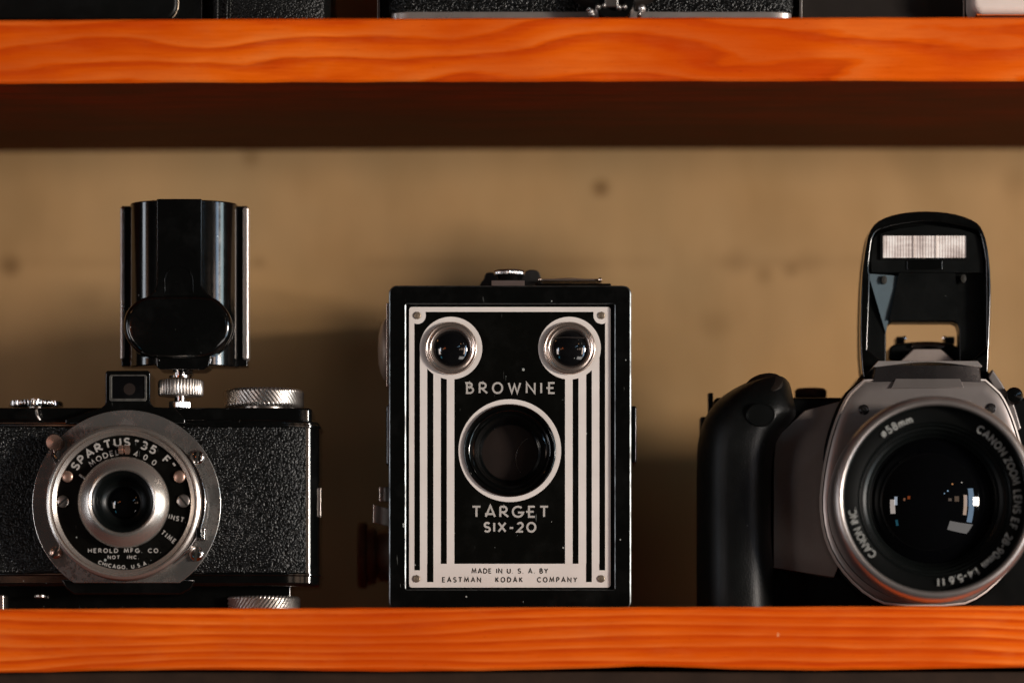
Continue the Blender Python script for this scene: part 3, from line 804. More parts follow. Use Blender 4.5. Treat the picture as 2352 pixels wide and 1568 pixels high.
# ================================================================== THIRTY-FIVE MILLIMETRE CAMERA WITH FLASH
YL = 4.0
base_x = -130
vc = thing('viewfinder_camera', 'black pebbled camera with round chrome lens plate and flash holder screwed on top', 'camera', (base_x, 20, zb(base_x)))
def X_(x, Y=YL): return P(x, 0, Y)[0]
def Z_(y, Y=YL): return P(0, y, Y)[1]
XL = -215.0   # left end, outside the frame
def plan(off=0.0, right_only=False):
    # (x, y) outline of the body in plan: flat front easing back to a rounded right end
    pts = [(XL + 8, YL - off)]
    n = 10
    xa, xb, xc = X_(590), X_(700), X_(731)
    for i in range(n + 1):
        t = i / n; pts.append((xa + (xb - xa) * t + off * .3 * t, YL - off + 3.2 * t ** 2.2))
    for i in range(1, 9):
        a = R(90 * i / 8); pts.append((xb + (xc - xb + off) * math.sin(a), YL + 3.2 - off + 9 * (1 - math.cos(a))))
    pts += [(xc + off, 30), (xc - 3, 36 + off), (XL + 5, 36 + off), (XL - off, 28), (XL - off, 12), (XL + 3, YL + 2)]
    return pts
def deck(d):
    out = []
    for x, y in plan():
        q = (min(max(x, XL + d), X_(731) - d), max(y, YL + d))
        if not out or (Vector(q) - Vector(out[-1])).length > .05: out.append(q)
    return out
ztop, zled, zbot = Z_(934), Z_(962), Z_(1366)
mb = MB(); mb.prism_z(plan(), Z_(1345), zled)
link('body', mb, M['black_gloss'], vc, bevel=1.3, bseg=4)
mb = MB(); mb.prism_z(deck(2.4), zled - 1, ztop)
link('top_deck', mb, M['black_gloss'], vc, bevel=1.0, bseg=4)
mb = MB(); mb.prism_z(deck(10), .25, Z_(1345) + 1)  # extended downwards to black out the lit gap above the shelf
link('bottom_deck', mb, M['black_gloss'], vc, bevel=1.2, bseg=4)
# rounded ribs above and below the leather at the corner
for ya, yb_ in ((972, 981), (1314, 1322)):
    mb = MB(); mb.prism_z(plan(.5), Z_(yb_), Z_(ya)); link('trim_rib', mb, M['black_gloss'], vc, bevel=.45)
# leather: wraps the front and the start of the curved end
mb = MB()
fr = [p for p in plan(.75) if p[0] <= X_(702)][:12]
bk = [(x, y + 1.2) for x, y in reversed(fr)]
mb.prism_z(fr + bk, Z_(1313.5), Z_(981.5))
link('leather_cover', mb, M['leather'], vc, sharp=50)
# centre block carrying the finder
fb = [(150, 962), (232, 936), (240, 930), (242, 922), (242, 855), (246, 850.7), (340, 850.7), (345, 855), (345, 922), (348, 929), (354, 934), (402, 937), (425, 962), (425, 972), (150, 972)]
mb = MB(); mb.prism(PP(fb, 2.6), 2.6, 22)
link('finder_block', mb, M['black_gloss'], vc, bevel=.6, bseg=4)
mb = MB(); mb.prism(PP([(140, 1330), (450, 1330), (438, 1352), (415, 1364), (170, 1364), (150, 1350)], 2.6), 2.6, 20)
link('lower_block', mb, M['black_gloss'], vc, bevel=.6)
a, d = P(251, 860, 2.2); b, c = P(337, 921, 2.2)
mb = MB(); mb.holed(rrect(a, b, c, d, .8), [rrect(a + .9, b - .7, c + .9, d - .5, .5)], 2.15, 2.7)
wf = link('finder_window_frame', mb, M['edge_dim'], vc, bevel=.12)
mb = MB(); mb.box(a + .5, b - .5, 2.45, 2.58, c + .5, d - .4); link('finder_window', mb, M['dome_glass'], wf)
mb = MB(); mb.lathe([(13.5 * s(2), 2.40), (0.01, 2.38)], P(297, 893, 2), seg=32, cap0=False, cap1=False); link('finder_eyepiece', mb, M['shutter_brown'], wf)
# top knobs
yk = 20
def vknob(x0, x1, y0, y1, name, nk, kd, tw, mat, rows, parent=vc, ych=.5):
    mb = MB(); c = ((X_(x0, yk) + X_(x1, yk)) / 2, yk); r = (X_(x1, yk) - X_(x0, yk)) / 2
    knob_z(mb, c, r, Z_(y1, yk - r), Z_(y0, yk - r), nk, kd, ych, tw, rows, seg=nk * 6)
    return link(name, mb, mat, parent, sharp=55), c, r
k_, c_, r_ = vknob(20, 145, 917, 929, 'rewind_knob', 46, .35, 0, M['chrome'], 1, ych=.2)
mb = MB(); mb.lathe([(2.2, Z_(917, 12)), (2.2, Z_(912, 12)), (1.6, Z_(910.5, 12)), (.01, Z_(910.5, 12))], c_, 'z', 24, cap1=False); link('knob_screw', mb, M['chrome'], k_)
mb = MB(); mb.lathe([(3, ztop - 1), (3, Z_(928, 12))], c_, 'z', 24); link('knob_shaft', mb, M['nickel'], k_)
# shutter release lever under the knob
mb = MB(); mb.tube([(X_(85, 3), 3.4, Z_(934, 3)), (X_(85, 3), 1.2, Z_(944, 3)), (X_(87, 3), .9, Z_(955, 3)), (X_(92, 3), 1.8, Z_(964, 3))], [.35, .45, .5, .6], 8)
link('release_lever', mb, M['nickel'], vc)
k_, c_, r_ = vknob(514, 698, 888, 930, 'winding_knob', 56, .5, 3.4, M['nickel'], 10, ych=.75)
mb = MB(); mb.lathe([(9, ztop - 1), (9, Z_(928, 10))], c_, 'z', 24); link('knob_shaft', mb, M['nickel'], k_)
mb = MB(); c_ = ((X_(518, yk) + X_(690, yk)) / 2, yk); r_ = (X_(690, yk) - X_(518, yk)) / 2
c_ = (c_[0], c_[1] - .8); knob_z(mb, c_, r_, zb(-85) + .02, zbot, 56, .5, .6, -3.4, 10, seg=384)
link('lower_knob', mb, M['nickel'], vc, sharp=55)
mb = MB(); mb.lathe([(2.0, zbot + .2), (2.0, Z_(1370, 8)), (1.7, Z_(1372, 8))], (X_(91, 8), 10), 'z', 20); link('tripod_nut', mb, M['nickel'], vc)
mb = MB(); mb.box(X_(-45, 10), X_(10, 10), 8, 18, zb(-170) + .05, zbot + .3); link('foot', mb, M['nickel'], vc, bevel=.3)
mb = MB(); mb.box(X_(731, 14) - 1, X_(737.5, 14), 13, 19, Z_(1187, 14), Z_(1120, 14)); link('side_catch', mb, M['nickel'], vc, bevel=.2)
# lens plate and rings
LC = (-130.3, 35.8)
rp = 217 * s(2)
zf = Z_(1338, 2) - LC[1]
a0 = math.asin(zf / rp)
pl = []
n = 90
for i in range(n + 1):
    a = a0 + (PI - 2 * a0) * i / n
    pl.append((LC[0] + rp * math.cos(a), LC[1] + rp * math.sin(a)))
mb = MB(); mb.prism(pl, 1.6, 3.4)
lp = link('lens_plate', mb, M['worn_chrome'], vc, bevel=.25, bseg=2)
kr = s(-10)
Rm = {k: v * kr for k, v in dict(out=178.5, inn=155, cone=105, hole=72).items()}
M['ring_turned'] = brushed('turned_nickel', (0.60, 0.53, 0.475), 0.27, LC[0], LC[1])
mb = MB()
mb.lathe([(Rm['out'], 1.7), (Rm['out'], -8.6), (Rm['out'] - .35, -9.6), (Rm['out'] - 1.1, -10.1), (Rm['out'] - 1.6, -9.7), (Rm['out'] - 1.75, -9.2), (Rm['out'] - 2.0, -9.2), (Rm['out'] - 2.2, -9.5), (Rm['inn'] + .5, -8.9), (Rm['inn'], -8.5), (Rm['inn'] - .2, -6.9)], LC, seg=140, cap0=False, cap1=False)
sr = link('shutter_ring', mb, M['ring_turned'], vc, sharp=35)
mb = MB(); mb.lathe([(Rm['inn'], -7.6), (Rm['cone'] - 1, -7.8)], LC, seg=120, cap0=False, cap1=False)
sface = link('shutter_face', mb, M['plate_black'], vc)
# swelling of the ring on the right side
mb = MB(); pts = []
for i in range(25):
    a = R(-52 + 104 * i / 24); pts.append((LC[0] + (Rm['out'] + 1.5 * math.cos(a * 1.7) ** 1) * math.cos(a), LC[1] + (Rm['out'] + 1.5 * math.cos(a * 1.7)) * math.sin(a)))
for i in range(25):
    a = R(52 - 104 * i / 24); pts.append((LC[0] + (Rm['out'] - 1) * math.cos(a), LC[1] + (Rm['out'] - 1) * math.sin(a)))
mb.prism(pts, -7.6, -1.5); link('lever_shield', mb, M['chrome'], vc, bevel=.3)
mb = MB(); x, z = P(468, 1226, -4); mb.box(x - .5, x + .5, -6, 1.6, z - 1.9, z + 1.9); link('sync_post', mb, M['chrome'], vc, bevel=.2)
mb = MB(); x, z = P(458, 1222, -6); mb.box(x - .9, x + .9, -9, -4, z - 2.0, z + 1.4); link('lever_slot', mb, M['black_gloss'], vc, bevel=.2)
# cone and lens
mb = MB()
mb.lathe([(Rm['cone'], -7.7), (Rm['cone'], -9.6), (Rm['cone'] - .35, -10.4), (Rm['cone'] - 1.3, -11.0), (Rm['hole'] + 1.4, -13.6), (Rm['hole'] + .5, -13.9), (Rm['hole'], -13.6), (Rm['hole'] - .25, -12.9)], LC, seg=120, cap0=False, cap1=False)
fr_ = link('focus_ring', mb, M['ring_turned'], vc, sharp=35)
mb = MB(); a = R(-58)
x, z = LC[0] + (Rm['cone'] + .6) * math.sin(a), LC[1] + (Rm['cone'] + .6) * math.cos(a)
dx, dz = math.sin(a), math.cos(a)
mb.tube([(x - dx * 1.4, -9.2, z - dz * 1.4), (x + dx * 1.6, -9.0, z + dz * 1.6)], [.6, .38], 10); link('index_pin', mb, M['nickel'], fr_)
mb = MB()
mb.lathe([(Rm['hole'] - .2, -13.2), (Rm['hole'] - 1.0, -12.9), (Rm['hole'] - 1.9, -11.6), (Rm['hole'] - 2.6, -9.5), (Rm['hole'] - 3.0, -8.4), (7.0, -8.2), (6.6, -7.6), (5.6, -7.3), (5.3, -6.6)], LC, seg=96, cap0=False, cap1=False)
lb = link('lens_barrel', mb, M['barrel_black'], vc, sharp=50)
mb = MB(); mb.lathe([(5.6 * math.sin(R(a)) / math.sin(R(40)), -6.6 - 1.3 * (math.cos(R(a)) - math.cos(R(40))) / (1 - math.cos(R(40)))) for a in (40, 34, 28, 22, 16, 10, 5, .2)], LC, seg=48, cap0=False, cap1=False)
link('lens_glass', mb, M['lens_black'], lb, sharp=80)
# screws, rivets and pins
def screw(x, y, Y, r, name, mat, slot=None, dome=.5, parent=vc, base=None):
    c = P(x, y, Y); r *= s(Y); b_ = base if base is not None else Y + 1.0
    mb = MB()
    pr = [(r, b_), (r, Y + dome * .4)] + [(r * math.cos(R(q)), Y + dome * .4 - dome * math.sin(R(q))) for q in (20, 40, 58, 72, 84)] + [(.01, Y - dome * .6)]
    mb.lathe(pr, c, seg=32, cap0=False, cap1=False)
    o = link(name, mb, mat, parent, sharp=60)
    if slot is not None:
        mb = MB(); a = R(slot); ca, sa = math.cos(a), math.sin(a); w = .17 * r
        q = [(-r * .94, -w), (r * .94, -w), (r * .94, w), (-r * .94, w)]
        mb.prism([(c[0] + u * ca - v * sa, c[1] + u * sa + v * ca) for u, v in q], Y - dome * .62, Y)
        link('slot', mb, M['ink'], o)
    return o
screw(453, 1049.6, .6, 16.5, 'plate_screw', M['chrome'], 80, 1.0)
screw(451, 1270.8, .6, 17.5, 'plate_screw', M['chrome'], 82, 1.1)
screw(127, 1268, .6, 14.5, 'plate_screw', M['warm_metal'], 60, 1.0)
screw(154.6, 1094, -8.6, 13, 'rivet', M['copper'], None, .6, base=-7.7)
screw(411.9, 1094, -8.6, 14, 'rivet', M['copper'], None, .6, base=-7.7)
screw(144.3, 1151, -8.4, 14, 'face_screw', M['nickel'], 40, .35, base=-7.7)
screw(421, 1149.6, -8.4, 15, 'face_screw', M['nickel'], -50, .35, base=-7.7)
mb = MB(); c = P(285, 1032.6, -9); mb.lathe([(.01, c[0] - 14 * kr), (1.5, c[0] - 12 * kr), (1.6, c[0] - 3 * kr), (.9, c[0]), (1.6, c[0] + 3 * kr), (1.5, c[0] + 12 * kr), (.01, c[0] + 14 * kr)], (-9, c[1]), 'x', 24, cap0=False, cap1=False)
link('aperture_knob', mb, M['copper'], fr_, sharp=60)
mb = MB(); c = P(124.5, 1015.6, -3); mb.lathe([(1.0, 1), (1.0, -1.4), (19 * s(-3), -1.6), (19 * s(-3), -3.4), (17.5 * s(-3), -4.0), (.01, -4.3)], c, seg=48, cap0=False, cap1=False)
cl = link('cocking_lever_knob', mb, M['copper'], vc, sharp=35)
mb = MB(); x, z = P(122, 1046, -3); mb.tube([(x + 2.2, -1.5, z - 2.8), (x, -2.2, z), (c[0] + .3, -1.6, c[1] - 2)], [1.0, .95, .8], 10); link('lever_arm', mb, M['chrome'], cl)
# writing on the shutter face
YF = -7.82
FC = LC
def sarc(st, r, h, w, a0, a1, mat, inward=False, wx=1.0):
    mb = MB(); k = s(-8); text_arc(mb, st, FC, r * k, h * k, w * k, a0, a1, YF, .05, inward, wx); link('lettering', mb, mat, sface)
sarc('SPARTUS', 131, 16.5, 4.2, -55.5, 5.5, M['text_dim'], wx=1.25)
sarc('<35 F>', 131, 16.5, 4.0, 10.5, 54, M['text_dim'], wx=1.25)
sarc('MODEL', 111, 11, 2.4, -42, -6, M['text_dim'], wx=1.2)
sarc('400', 110, 11, 2.4, 12, 39, M['text_dim'], wx=1.1)
sarc('CHICAGO, U.S.A.', 151.5, 7.4, 1.9, 203, 158, M['text_dim'], True, 1.1)
def sline(st, xc, yc, wd, h, w, ang, wx=1.0):
    k = s(-8); X, Z = P(xc, yc, -8); wd *= k; h *= k; a = R(ang)
    mb = MB(); x0 = X - wd / 2 * math.cos(a) + h / 2 * math.sin(a); z0 = Z - wd / 2 * math.sin(a) - h / 2 * math.cos(a)
    text_line(mb, st, x0, x0 + wd, z0, h, w * k, YF, .05, a, wx)
    link('lettering', mb, M['text_dim'], sface)
sline('HEROLD MFG. CO.', 286, 1263.6, 166, 8.5, 2.1, 0, 1.2)
sline('NOT  INC.', 283, 1278.8, 70, 6.6, 1.8, 0, 1.2)
sline('INST.', 408, 1190, 40, 9.4, 2.3, -14)
sline('TIME', 387, 1232, 37, 9.4, 2.3, -38)
# ---- flash holder
Yb_ = 20
fl = MB()
# back plate with folded bright edges
xa, xb = X_(279, Yb_), X_(569, Yb_)
fl.prism(PP([(279, 474), (569, 474), (569, 842), (279, 842)], Yb_), Yb_ - 1, Yb_ + 6)
fp = link('flash_holder', fl, M['black_gloss'], vc, bevel=.4)
for x0_, x1_ in ((276, 287), (557, 571.5)):
    mb = MB(); mb.prism(PP([(x0_, 476), (x1_, 476), (x1_, 826), (x0_, 826)], Yb_ - 1.5), Yb_ - 2.2, Yb_ + 4.6)
    link('bright_edge', mb, M['slr_ring'] if x0_ > 400 else M['nickel'], fp, bevel=.7, bseg=4)
# half-round battery tube
mb = MB(); cxh, rh = (X_(293, 8) + X_(542, 8)) / 2, (X_(542, 8) - X_(293, 8)) / 2
z0_, z1_ = Z_(838, 6), Z_(461, 8)
pts = [(cxh - rh, Yb_ - .5)]
for i in range(49):
    a = PI - PI * i / 48; pts.append((cxh + rh * math.cos(a), Yb_ - 2 - 13.0 * max(0, math.sin(a)) ** .85))
pts.append((cxh + rh, Yb_ - .5))
mb.prism_z(pts, z0_, z1_)
link('battery_tube', mb, M['black_gloss'], fp, bevel=.5, sharp=30)
# raised centre panel flaring into the reflector socket
Yf2 = 3.0
mb = MB()
mb.prism(PP([(360, 457), (464, 457), (464, 655), (467, 665), (474, 673), (484, 680), (494, 690), (330, 690), (340, 680), (350, 673), (357, 665), (360, 655)], Yf2), Yf2 - .4, 12)
link('centre_panel', mb, M['black_gloss'], fp, bevel=.5, bseg=4)
mb = MB(); x, z = P(411, 645, Yf2)
ar = [(x - 4.9, Z_(672, Yf2))] + [(x + 4.9 * math.cos(PI - PI * i / 16), z + 4.9 * math.sin(PI - PI * i / 16)) for i in range(17)] + [(x + 4.9, Z_(672, Yf2))]
ar2 = inset(ar, .22)
mb.holed(ar, [ar2], Yf2 - .62, Yf2 - .3); link('arch_mark', mb, M['black_gloss'], fp, bevel=.05)
oc = [(340, 677), (480, 677), (505, 690), (528, 720), (533.5, 747), (528, 775), (510, 800), (485, 818), (440, 823), (380, 823), (325, 818), (300, 795), (285, 770), (281.5, 745), (287, 715), (310, 690)]
mb = MB(); puffed(mb, smooth(PP(oc, 0), 2), 0, 14, 2.6)
link('bulb_socket_cover', mb, M['black_gloss'], fp, sharp=50)
mb = MB(); mb.prism(PP([(358, 820), (485, 820), (480, 842), (468, 849), (368, 849), (360, 842)], 3), 2, 16); link('mounting_block', mb, M['black_gloss'], fp, bevel=.5)
mb = MB(); x = X_(414, 10); yy = 10
mb.lathe([(2.4, Z_(850, 8) + .5), (2.4, Z_(862, 8)), (3.9, Z_(862.5, 8)), (3.9, Z_(867, 8))], (x, yy), 'z', 32)
mb.lathe([(2.0, Z_(906, 8)), (2.0, Z_(922, 8))], (x, yy), 'z', 24)
link('mounting_stud', mb, M['chrome'], fp, sharp=35)
mb = MB(); knob_z(mb, (x + .2, yy), 52.5 * s(5), Z_(905, 3), Z_(869, 3), 44, .45, .5, 0, 1, seg=264); link('thumb_nut', mb, M['nickel'], fp, sharp=55)
mb = MB(); mb.lathe([(28.8 * s(8), ztop - .05), (28.8 * s(8), Z_(921.5, 6)), (25 * s(8), Z_(919.8, 6))], (x, yy), 'z', 6, phase=R(30)); link('hex_nut', mb, M['chrome'], fp, bevel=.25)
# spring coil on the stud
mb = MB(); mb.tube([(x + 1.5 + 2.9 * math.cos(t * .5), yy + 2.9 * math.sin(t * .5), Z_(862, 8) + .25 + t * .045) for t in range(40)], .22, 6); link('spring', mb, M['chrome'], fp)

# ================================================================== SINGLE LENS REFLEX CAMERA
AX = 139.7; AZ = 35.6     # lens axis
zbs = zb(120)
sc_ = thing('reflex_camera', 'grey and black modern reflex camera with raised pop-up flash and wide zoom lens', 'camera', (AX, 25, zbs))
# main body
mb = MB(); bxl, bxr = P(1640, 0, 12)[0], AX + 62
mb.prism([(bxl, zbs + .1), (bxr, zbs + .1), (bxr, P(0, 912, 12)[1] - 4), (bxr - 4, P(0, 912, 12)[1]), (bxl, P(0, 912, 12)[1])], 12, 44)
link('body', mb, M['slr_black'], sc_, bevel=1.5)
# champagne front panel that leans back towards the top
Yp_ = 6.0
pan = smooth(PP([(1776, 1303), (1776, 1150), (1776, 1060), (1782, 1010), (1795, 992), (1850, 940), (1945, 915), (1960, 960), (1945, 1250), (1916, 1325.5)], Yp_), 0)
mb = MB(); 
def leanY(z):
    zt = Z_(1010, Yp_); return Yp_ + max(0, (z - zt)) * .32
mb.loft([[(x, leanY(z), z) for x, z in pan], [(x, 14, z) for x, z in pan]])
link('front_panel', mb, M['slr_body'], sc_, bevel=.35)
# grip
gp = [(1607, 1402), (1606.5, 1300), (1606.5, 1100), (1607, 1040), (1609, 1005), (1617.5, 964), (1635, 931), (1655, 908), (1679, 891), (1705, 877), (1730, 868), (1765, 862), (1795, 861), (1812, 864), (1821, 874), (1825, 892), (1829, 912), (1836, 936), (1834, 950), (1825, 962), (1806, 982), (1791, 1005), (1783, 1030), (1778, 1070), (1776.5, 1140), (1776.5, 1220), (1782, 1303), (1784, 1402)]
Yg = -12.0
go = [(x, z) for x, z in smooth(PP(gp, -2), 2, closed=False)]
zt_g = max(z for x, z in go)
def cross(z):
    xs = []
    for (xa, za), (xb, zb_) in zip(go[:-1], go[1:]):
        if (za - z) * (zb_ - z) <= 0 and abs(za - zb_) > 1e-9: xs.append(xa + (xb - xa) * (z - za) / (zb_ - za))
    return min(xs), max(xs)
rings = []
zl_ = [zbs + .2 + (zt_g - 14 - zbs) * i / 40 for i in range(41)] 
zl_ += [zl_[-1] + (zt_g - .02 - zl_[-1]) * math.sin(R(90 * i / 26)) for i in range(1, 27)]
for z in zl_:
    xl_, xr_ = cross(z); t_ = max(0.0, (z - (zt_g - 20)) / 20.0)
    yf = Yg + 11.0 * t_ ** 2.6 + 1.2 * math.exp(-((z - 44) / 14.0) ** 2)
    cx_, rx_ = (xl_ + xr_) / 2, (xr_ - xl_) / 2
    ring = []
    for i in range(56):
        a = 2 * PI * i / 56; ca, sa = math.cos(a), math.sin(a)
        u = abs(ca) ** .62 * (1 if ca >= 0 else -1); v = abs(sa) ** .8 * (1 if sa >= 0 else -1)
        yc = 16.0
        y = yc + v * ((yc - yf) if v < 0 else 22)
        ring.append((cx_ + rx_ * u, y, z))
    rings.append(ring)
mb = MB(); mb.loft(rings)
grip = link('grip', mb, M['slr_rubber'], sc_, sharp=70)
# ridge on the grip front and the sensor window
c = P(1748, 952, Yg)
mb = MB(); mb.lathe([(1.0, Yg + 2), (1, Yg - .02), (.93, Yg - .22), (.88, Yg - .22), (.86, Yg - .02), (.01, Yg - .05)], (0, 0), seg=48, cap0=False, cap1=False)
for v in mb.bm.verts: v.co.x = v.co.x * 5.0 + c[0]; v.co.z = v.co.z * 4.0 + c[1]
link('remote_window', mb, M['slr_black'], grip, sharp=30)
mb = MB(); c = P(1752, 880, 4)
mb.lathe([(6.4, -1.2), (6.4, .5), (5.6, 1.0), (.01, 1.2)], (0, 0), 'z', seg=48, cap1=False)
rot = Matrix.Rotation(R(38), 4, 'X') @ Matrix.Rotation(R(-14), 4, 'Y')
for v in mb.bm.verts:
    v.co = rot @ v.co; v.co += Vector((c[0], -2.0, c[1] - 1.2))
link('shutter_button', mb, M['brown_black'], grip)
# mode dial
Yd = 30; mb = MB(); cxd = (P(1826, 0, Yd)[0] + P(1898, 0, Yd)[0]) / 2
knob_z(mb, (cxd, Yd), 36.5 * s(Yd), P(0, 914, 25)[1], P(0, 889.5, 25)[1], 40, .35, .7, 0, 1, seg=240)
link('mode_dial', mb, surf('dial_brown', (0.10, 0.055, 0.04), .45, .3), sc_, sharp=50)
# strap lug at the left
mb = MB(); x, z = P(1632, 925, 25); mb.box(x - .9, x + .9, 24, 27, z - 9, z + 3.4); mb.box(x - 3.6, x - 1, 22, 30, z - 30, z - 5)
link('strap_lug', mb, M['slr_black'], sc_, bevel=.4)
# mirror housing: dark shell with satin grey face
left = [(1992.8, 864.6), (1967.7, 886), (1947.8, 905), (1927.9, 944.6), (1910, 997.7), (1899, 1044), (1890, 1094), (1884.5, 1153.8), (1892, 1220), (1912, 1274), (1948, 1325), (1996, 1368), (2046, 1390)]
right = [(2 * 2126.2 - x, y) for x, y in reversed(left)]
hp = [P(x, y, 0) for x, y in left + right]
hp = [(x, max(z, zbs + .3)) for x, z in hp]
hps = smooth(hp[:], 1)
mb = MB(); puffed(mb, hps, 2.0, 16, 4.5, 9, 0.36)
face = link('housing_face', mb, M['slr_silver'], sc_, sharp=50)
mb = MB(); mb.prism([(x, z) for x, z in inset(hps, -1.1)], 7.5, 34)
link('housing_shell', mb, M['slr_black'], sc_, bevel=1.2)
# rim round the face, its edge highlight painted as pale silver
mb = MB(); rings = []
ou = inset(hps, -.25); inn = inset(hps, .45)
def rimpath(pl, Y): return [(x, Y, z) for x, z in pl]
mb.loft([rimpath(ou, 4.5), rimpath(ou, 3.4), rimpath(inset(hps, .05), 2.5), rimpath(inn, 2.25), rimpath(inn, 3.2)], False, False)
link('rim_highlight', mb, M['plate_silver'], face, sharp=70)
# hood on top of the face: bright lip over a slanted field, dark reflection painted into its grey
hood = [(1996, 868), (2003, 862), (2005.5, 842), (2013, 831), (2252 - 13 + 2, 829.5), (2247.5, 841), (2249, 862), (2257, 868)]
mb = MB()
A_ = [P(2006, 842, 0), P(2013, 829.5, 0), P(2246, 828.5, 0), P(2255, 842, 0)]
B_ = [P(2003, 866, 0), P(2258, 866, 0)]
# slanted field: from the lip (forward) down to the face (set back), facing downwards
zl = A_[0][1]; zb2 = B_[0][1] - 1.5; xl, xr = A_[0][0], A_[3][0]
mb.loft([[(xl + .8, -1.0, zl + .4), (xr - .8, -1.0, zl + .4), (xr - .8, 20, zl + .4), (xl + .8, 20, zl + .4)], [(xl - .1, 2.6, zb2), (xr + .2, 2.6, zb2), (xr + .2, 20, zb2), (xl - .1, 20, zb2)]])
link('hood_field', mb, M['slr_dark'], sc_, bevel=.4)
n = 24; top_, bot_ = [], []
for i in range(n + 1):
    t = i / n; x = 2006 + (2255 - 2006) * t
    e = min(t, 1 - t) * 249
    yt = 829 + max(0, (8 - e)) ** 2 * .18
    yb2 = 843.5 - 11.5 * math.sin(PI * t) ** 1.3
    top_.append(P(x, yt, -1)); bot_.append(P(x, max(yb2, yt + 1.5), -1))
mb = MB(); mb.prism(top_ + bot_[::-1], -2.0, 12)
link('hood_lip', mb, M['slr_ring'], sc_, bevel=.25)
# raised trapezoid badge area (blank)
tz = PP([(2058, 868), (2205, 868), (2214, 889), (2047, 891)], 1)
mb = MB(); mb.loft([[(x, 1.9 if i < 2 else .9, z) for i, (x, z) in enumerate(tz)], [(x, 4, z) for x, z in tz]])
link('badge_panel', mb, M['slr_silver'], face, bevel=.2)
# cross-head screws
for sx, sy in ((1984.5, 940.5), (2276, 937.5)):
    c = P(sx, sy, 1.6)
    mb = MB(); mb.lathe([(12 * S0, 2.2), (12 * S0, 1.75), (11 * S0, 1.7), (10.2 * S0, 1.9), (9 * S0, 1.75), (7 * S0, 1.55), (.01, 1.5)], c, seg=32, cap0=False, cap1=False)
    so = link('screw', mb, M['slr_dark'], face, sharp=30)
    mb = MB()
    for k, a in enumerate((R(38), R(128))):
        ca, sa = math.cos(a), math.sin(a)
        mb.prism([(c[0] + u * ca - v * sa, c[1] + u * sa + v * ca) for u, v in ((-.85, -.14), (.85, -.14), (.85, .14), (-.85, .14))], 1.44 - k * .01, 1.7)
    link('cross_slot', mb, M['ink'], so)
# side ear at the right of the prism and lens release
mb = MB(); mb.prism(PP([(2268, 868), (2278, 848), (2300, 880), (2330, 935), (2345, 985), (2335, 990)], 10), 8, 24); link('prism_shoulder', mb, M['slr_silver'], sc_, bevel=.6)
mb = MB(); mb.prism(PP([(2238, 868), (2268, 868), (2255, 900), (2240, 900)], 12), 9, 30)
link('housing_wedge', mb, M['slr_black'], sc_, bevel=.5)
mb = MB(); screwpos = P(2327, 911, 8); mb.lathe([(3.0, 14), (3.0, 5), (2.4, 4.2), (.01, 3.9)], screwpos, seg=32, cap0=False, cap1=False); link('flash_button', mb, M['black_gloss'], sc_)
mb = MB(); mb.prism(PP([(2345, 1388), (2352, 1375), (2375, 1375), (2375, 1390)], 6), 5, 9)
# lens
lens = MB()
M['slr_lens_ring'] = brushed('lens_ring_satin', (0.52, 0.46, 0.43), 0.30, AX, AZ, 120)
lens.lathe([(33.2, 9), (33.0, -3), (32.6, -3.5)], (AX, AZ), seg=140, cap0=False)
lz = link('lens', lens, M['slr_black'], sc_, sharp=40)
mb = MB()
mb.lathe([(33.0, -3.4), (33.6, -6), (34.1, -25), (34.1, -28.5), (33.6, -31.2), (32.7, -32.8), (31.6, -33.3), (30.9, -33.0), (30.6, -32.2)], (AX, AZ), seg=140, cap0=False, cap1=False)
link('lens_ring', mb, M['slr_lens_ring'], lz, sharp=50)
mb = MB()
pr = [(30.65, -32.6), (30.5, -31.0)]
for i in range(3): pr += [(30.2, -30.8 + i * .5), (30.5, -30.55 + i * .5)]
pr += [(30.1, -29.0), (29.9, -28.0), (25.4, -26.6), (25.2, -26.4), (24.6, -26.4), (24.3, -25.0), (23.4, -24.8), (23.2, -23.4), (22.2, -22.8), (21.8, -21.6), (21.0, -21.0), (20.8, -19.8)]
mb.lathe(pr, (AX, AZ), seg=140, cap0=False, cap1=False)
link('inner_barrel', mb, M['barrel_black'], lz, sharp=40)
mb = MB(); mb.lathe([(30.2, -28.65), (29.95, -28.7), (25.5, -27.3), (25.3, -26.9)], (AX, AZ), seg=140, cap0=False, cap1=False)
link('name_ring', mb, M['name_ring'], lz, sharp=40)
GR = 34.0; ga = math.degrees(math.asin(20.9 / GR)); apex = -20.0 - GR * (1 - math.cos(R(ga)))
mb = MB(); mb.lathe([(GR * math.sin(R(ga * k / 16)) + (.005 if k == 0 else 0), apex + GR * (1 - math.cos(R(ga * k / 16)))) for k in range(16, -1, -1)], (AX, AZ), seg=120, cap0=False, cap1=False)
link('front_glass', mb, M['lens_black'], lz, sharp=85)
def larc(st, a0, a1, r=26.35, h=2.25, w=.42, wx=1.0):
    mb = MB(); text_arc(mb, st, (AX, AZ), r, h, w, a0, a1, -28.62, .05, False, wx); link('lettering', mb, M['text_lens'], lz)
larc('CANON', 31.5, 57); larc('ZOOM', 60.5, 79.5); larc('LENS', 84, 99.5); larc('EF', 103.5, 110.5)
larc('28-90mm', 115.5, 144); larc('1:4-5.6', 148.5, 169.5); larc('II', 173.8, 177.5, w=.5)
larc('CANON INC.', 227, 264); larc('@58mm', 320.5, 344)
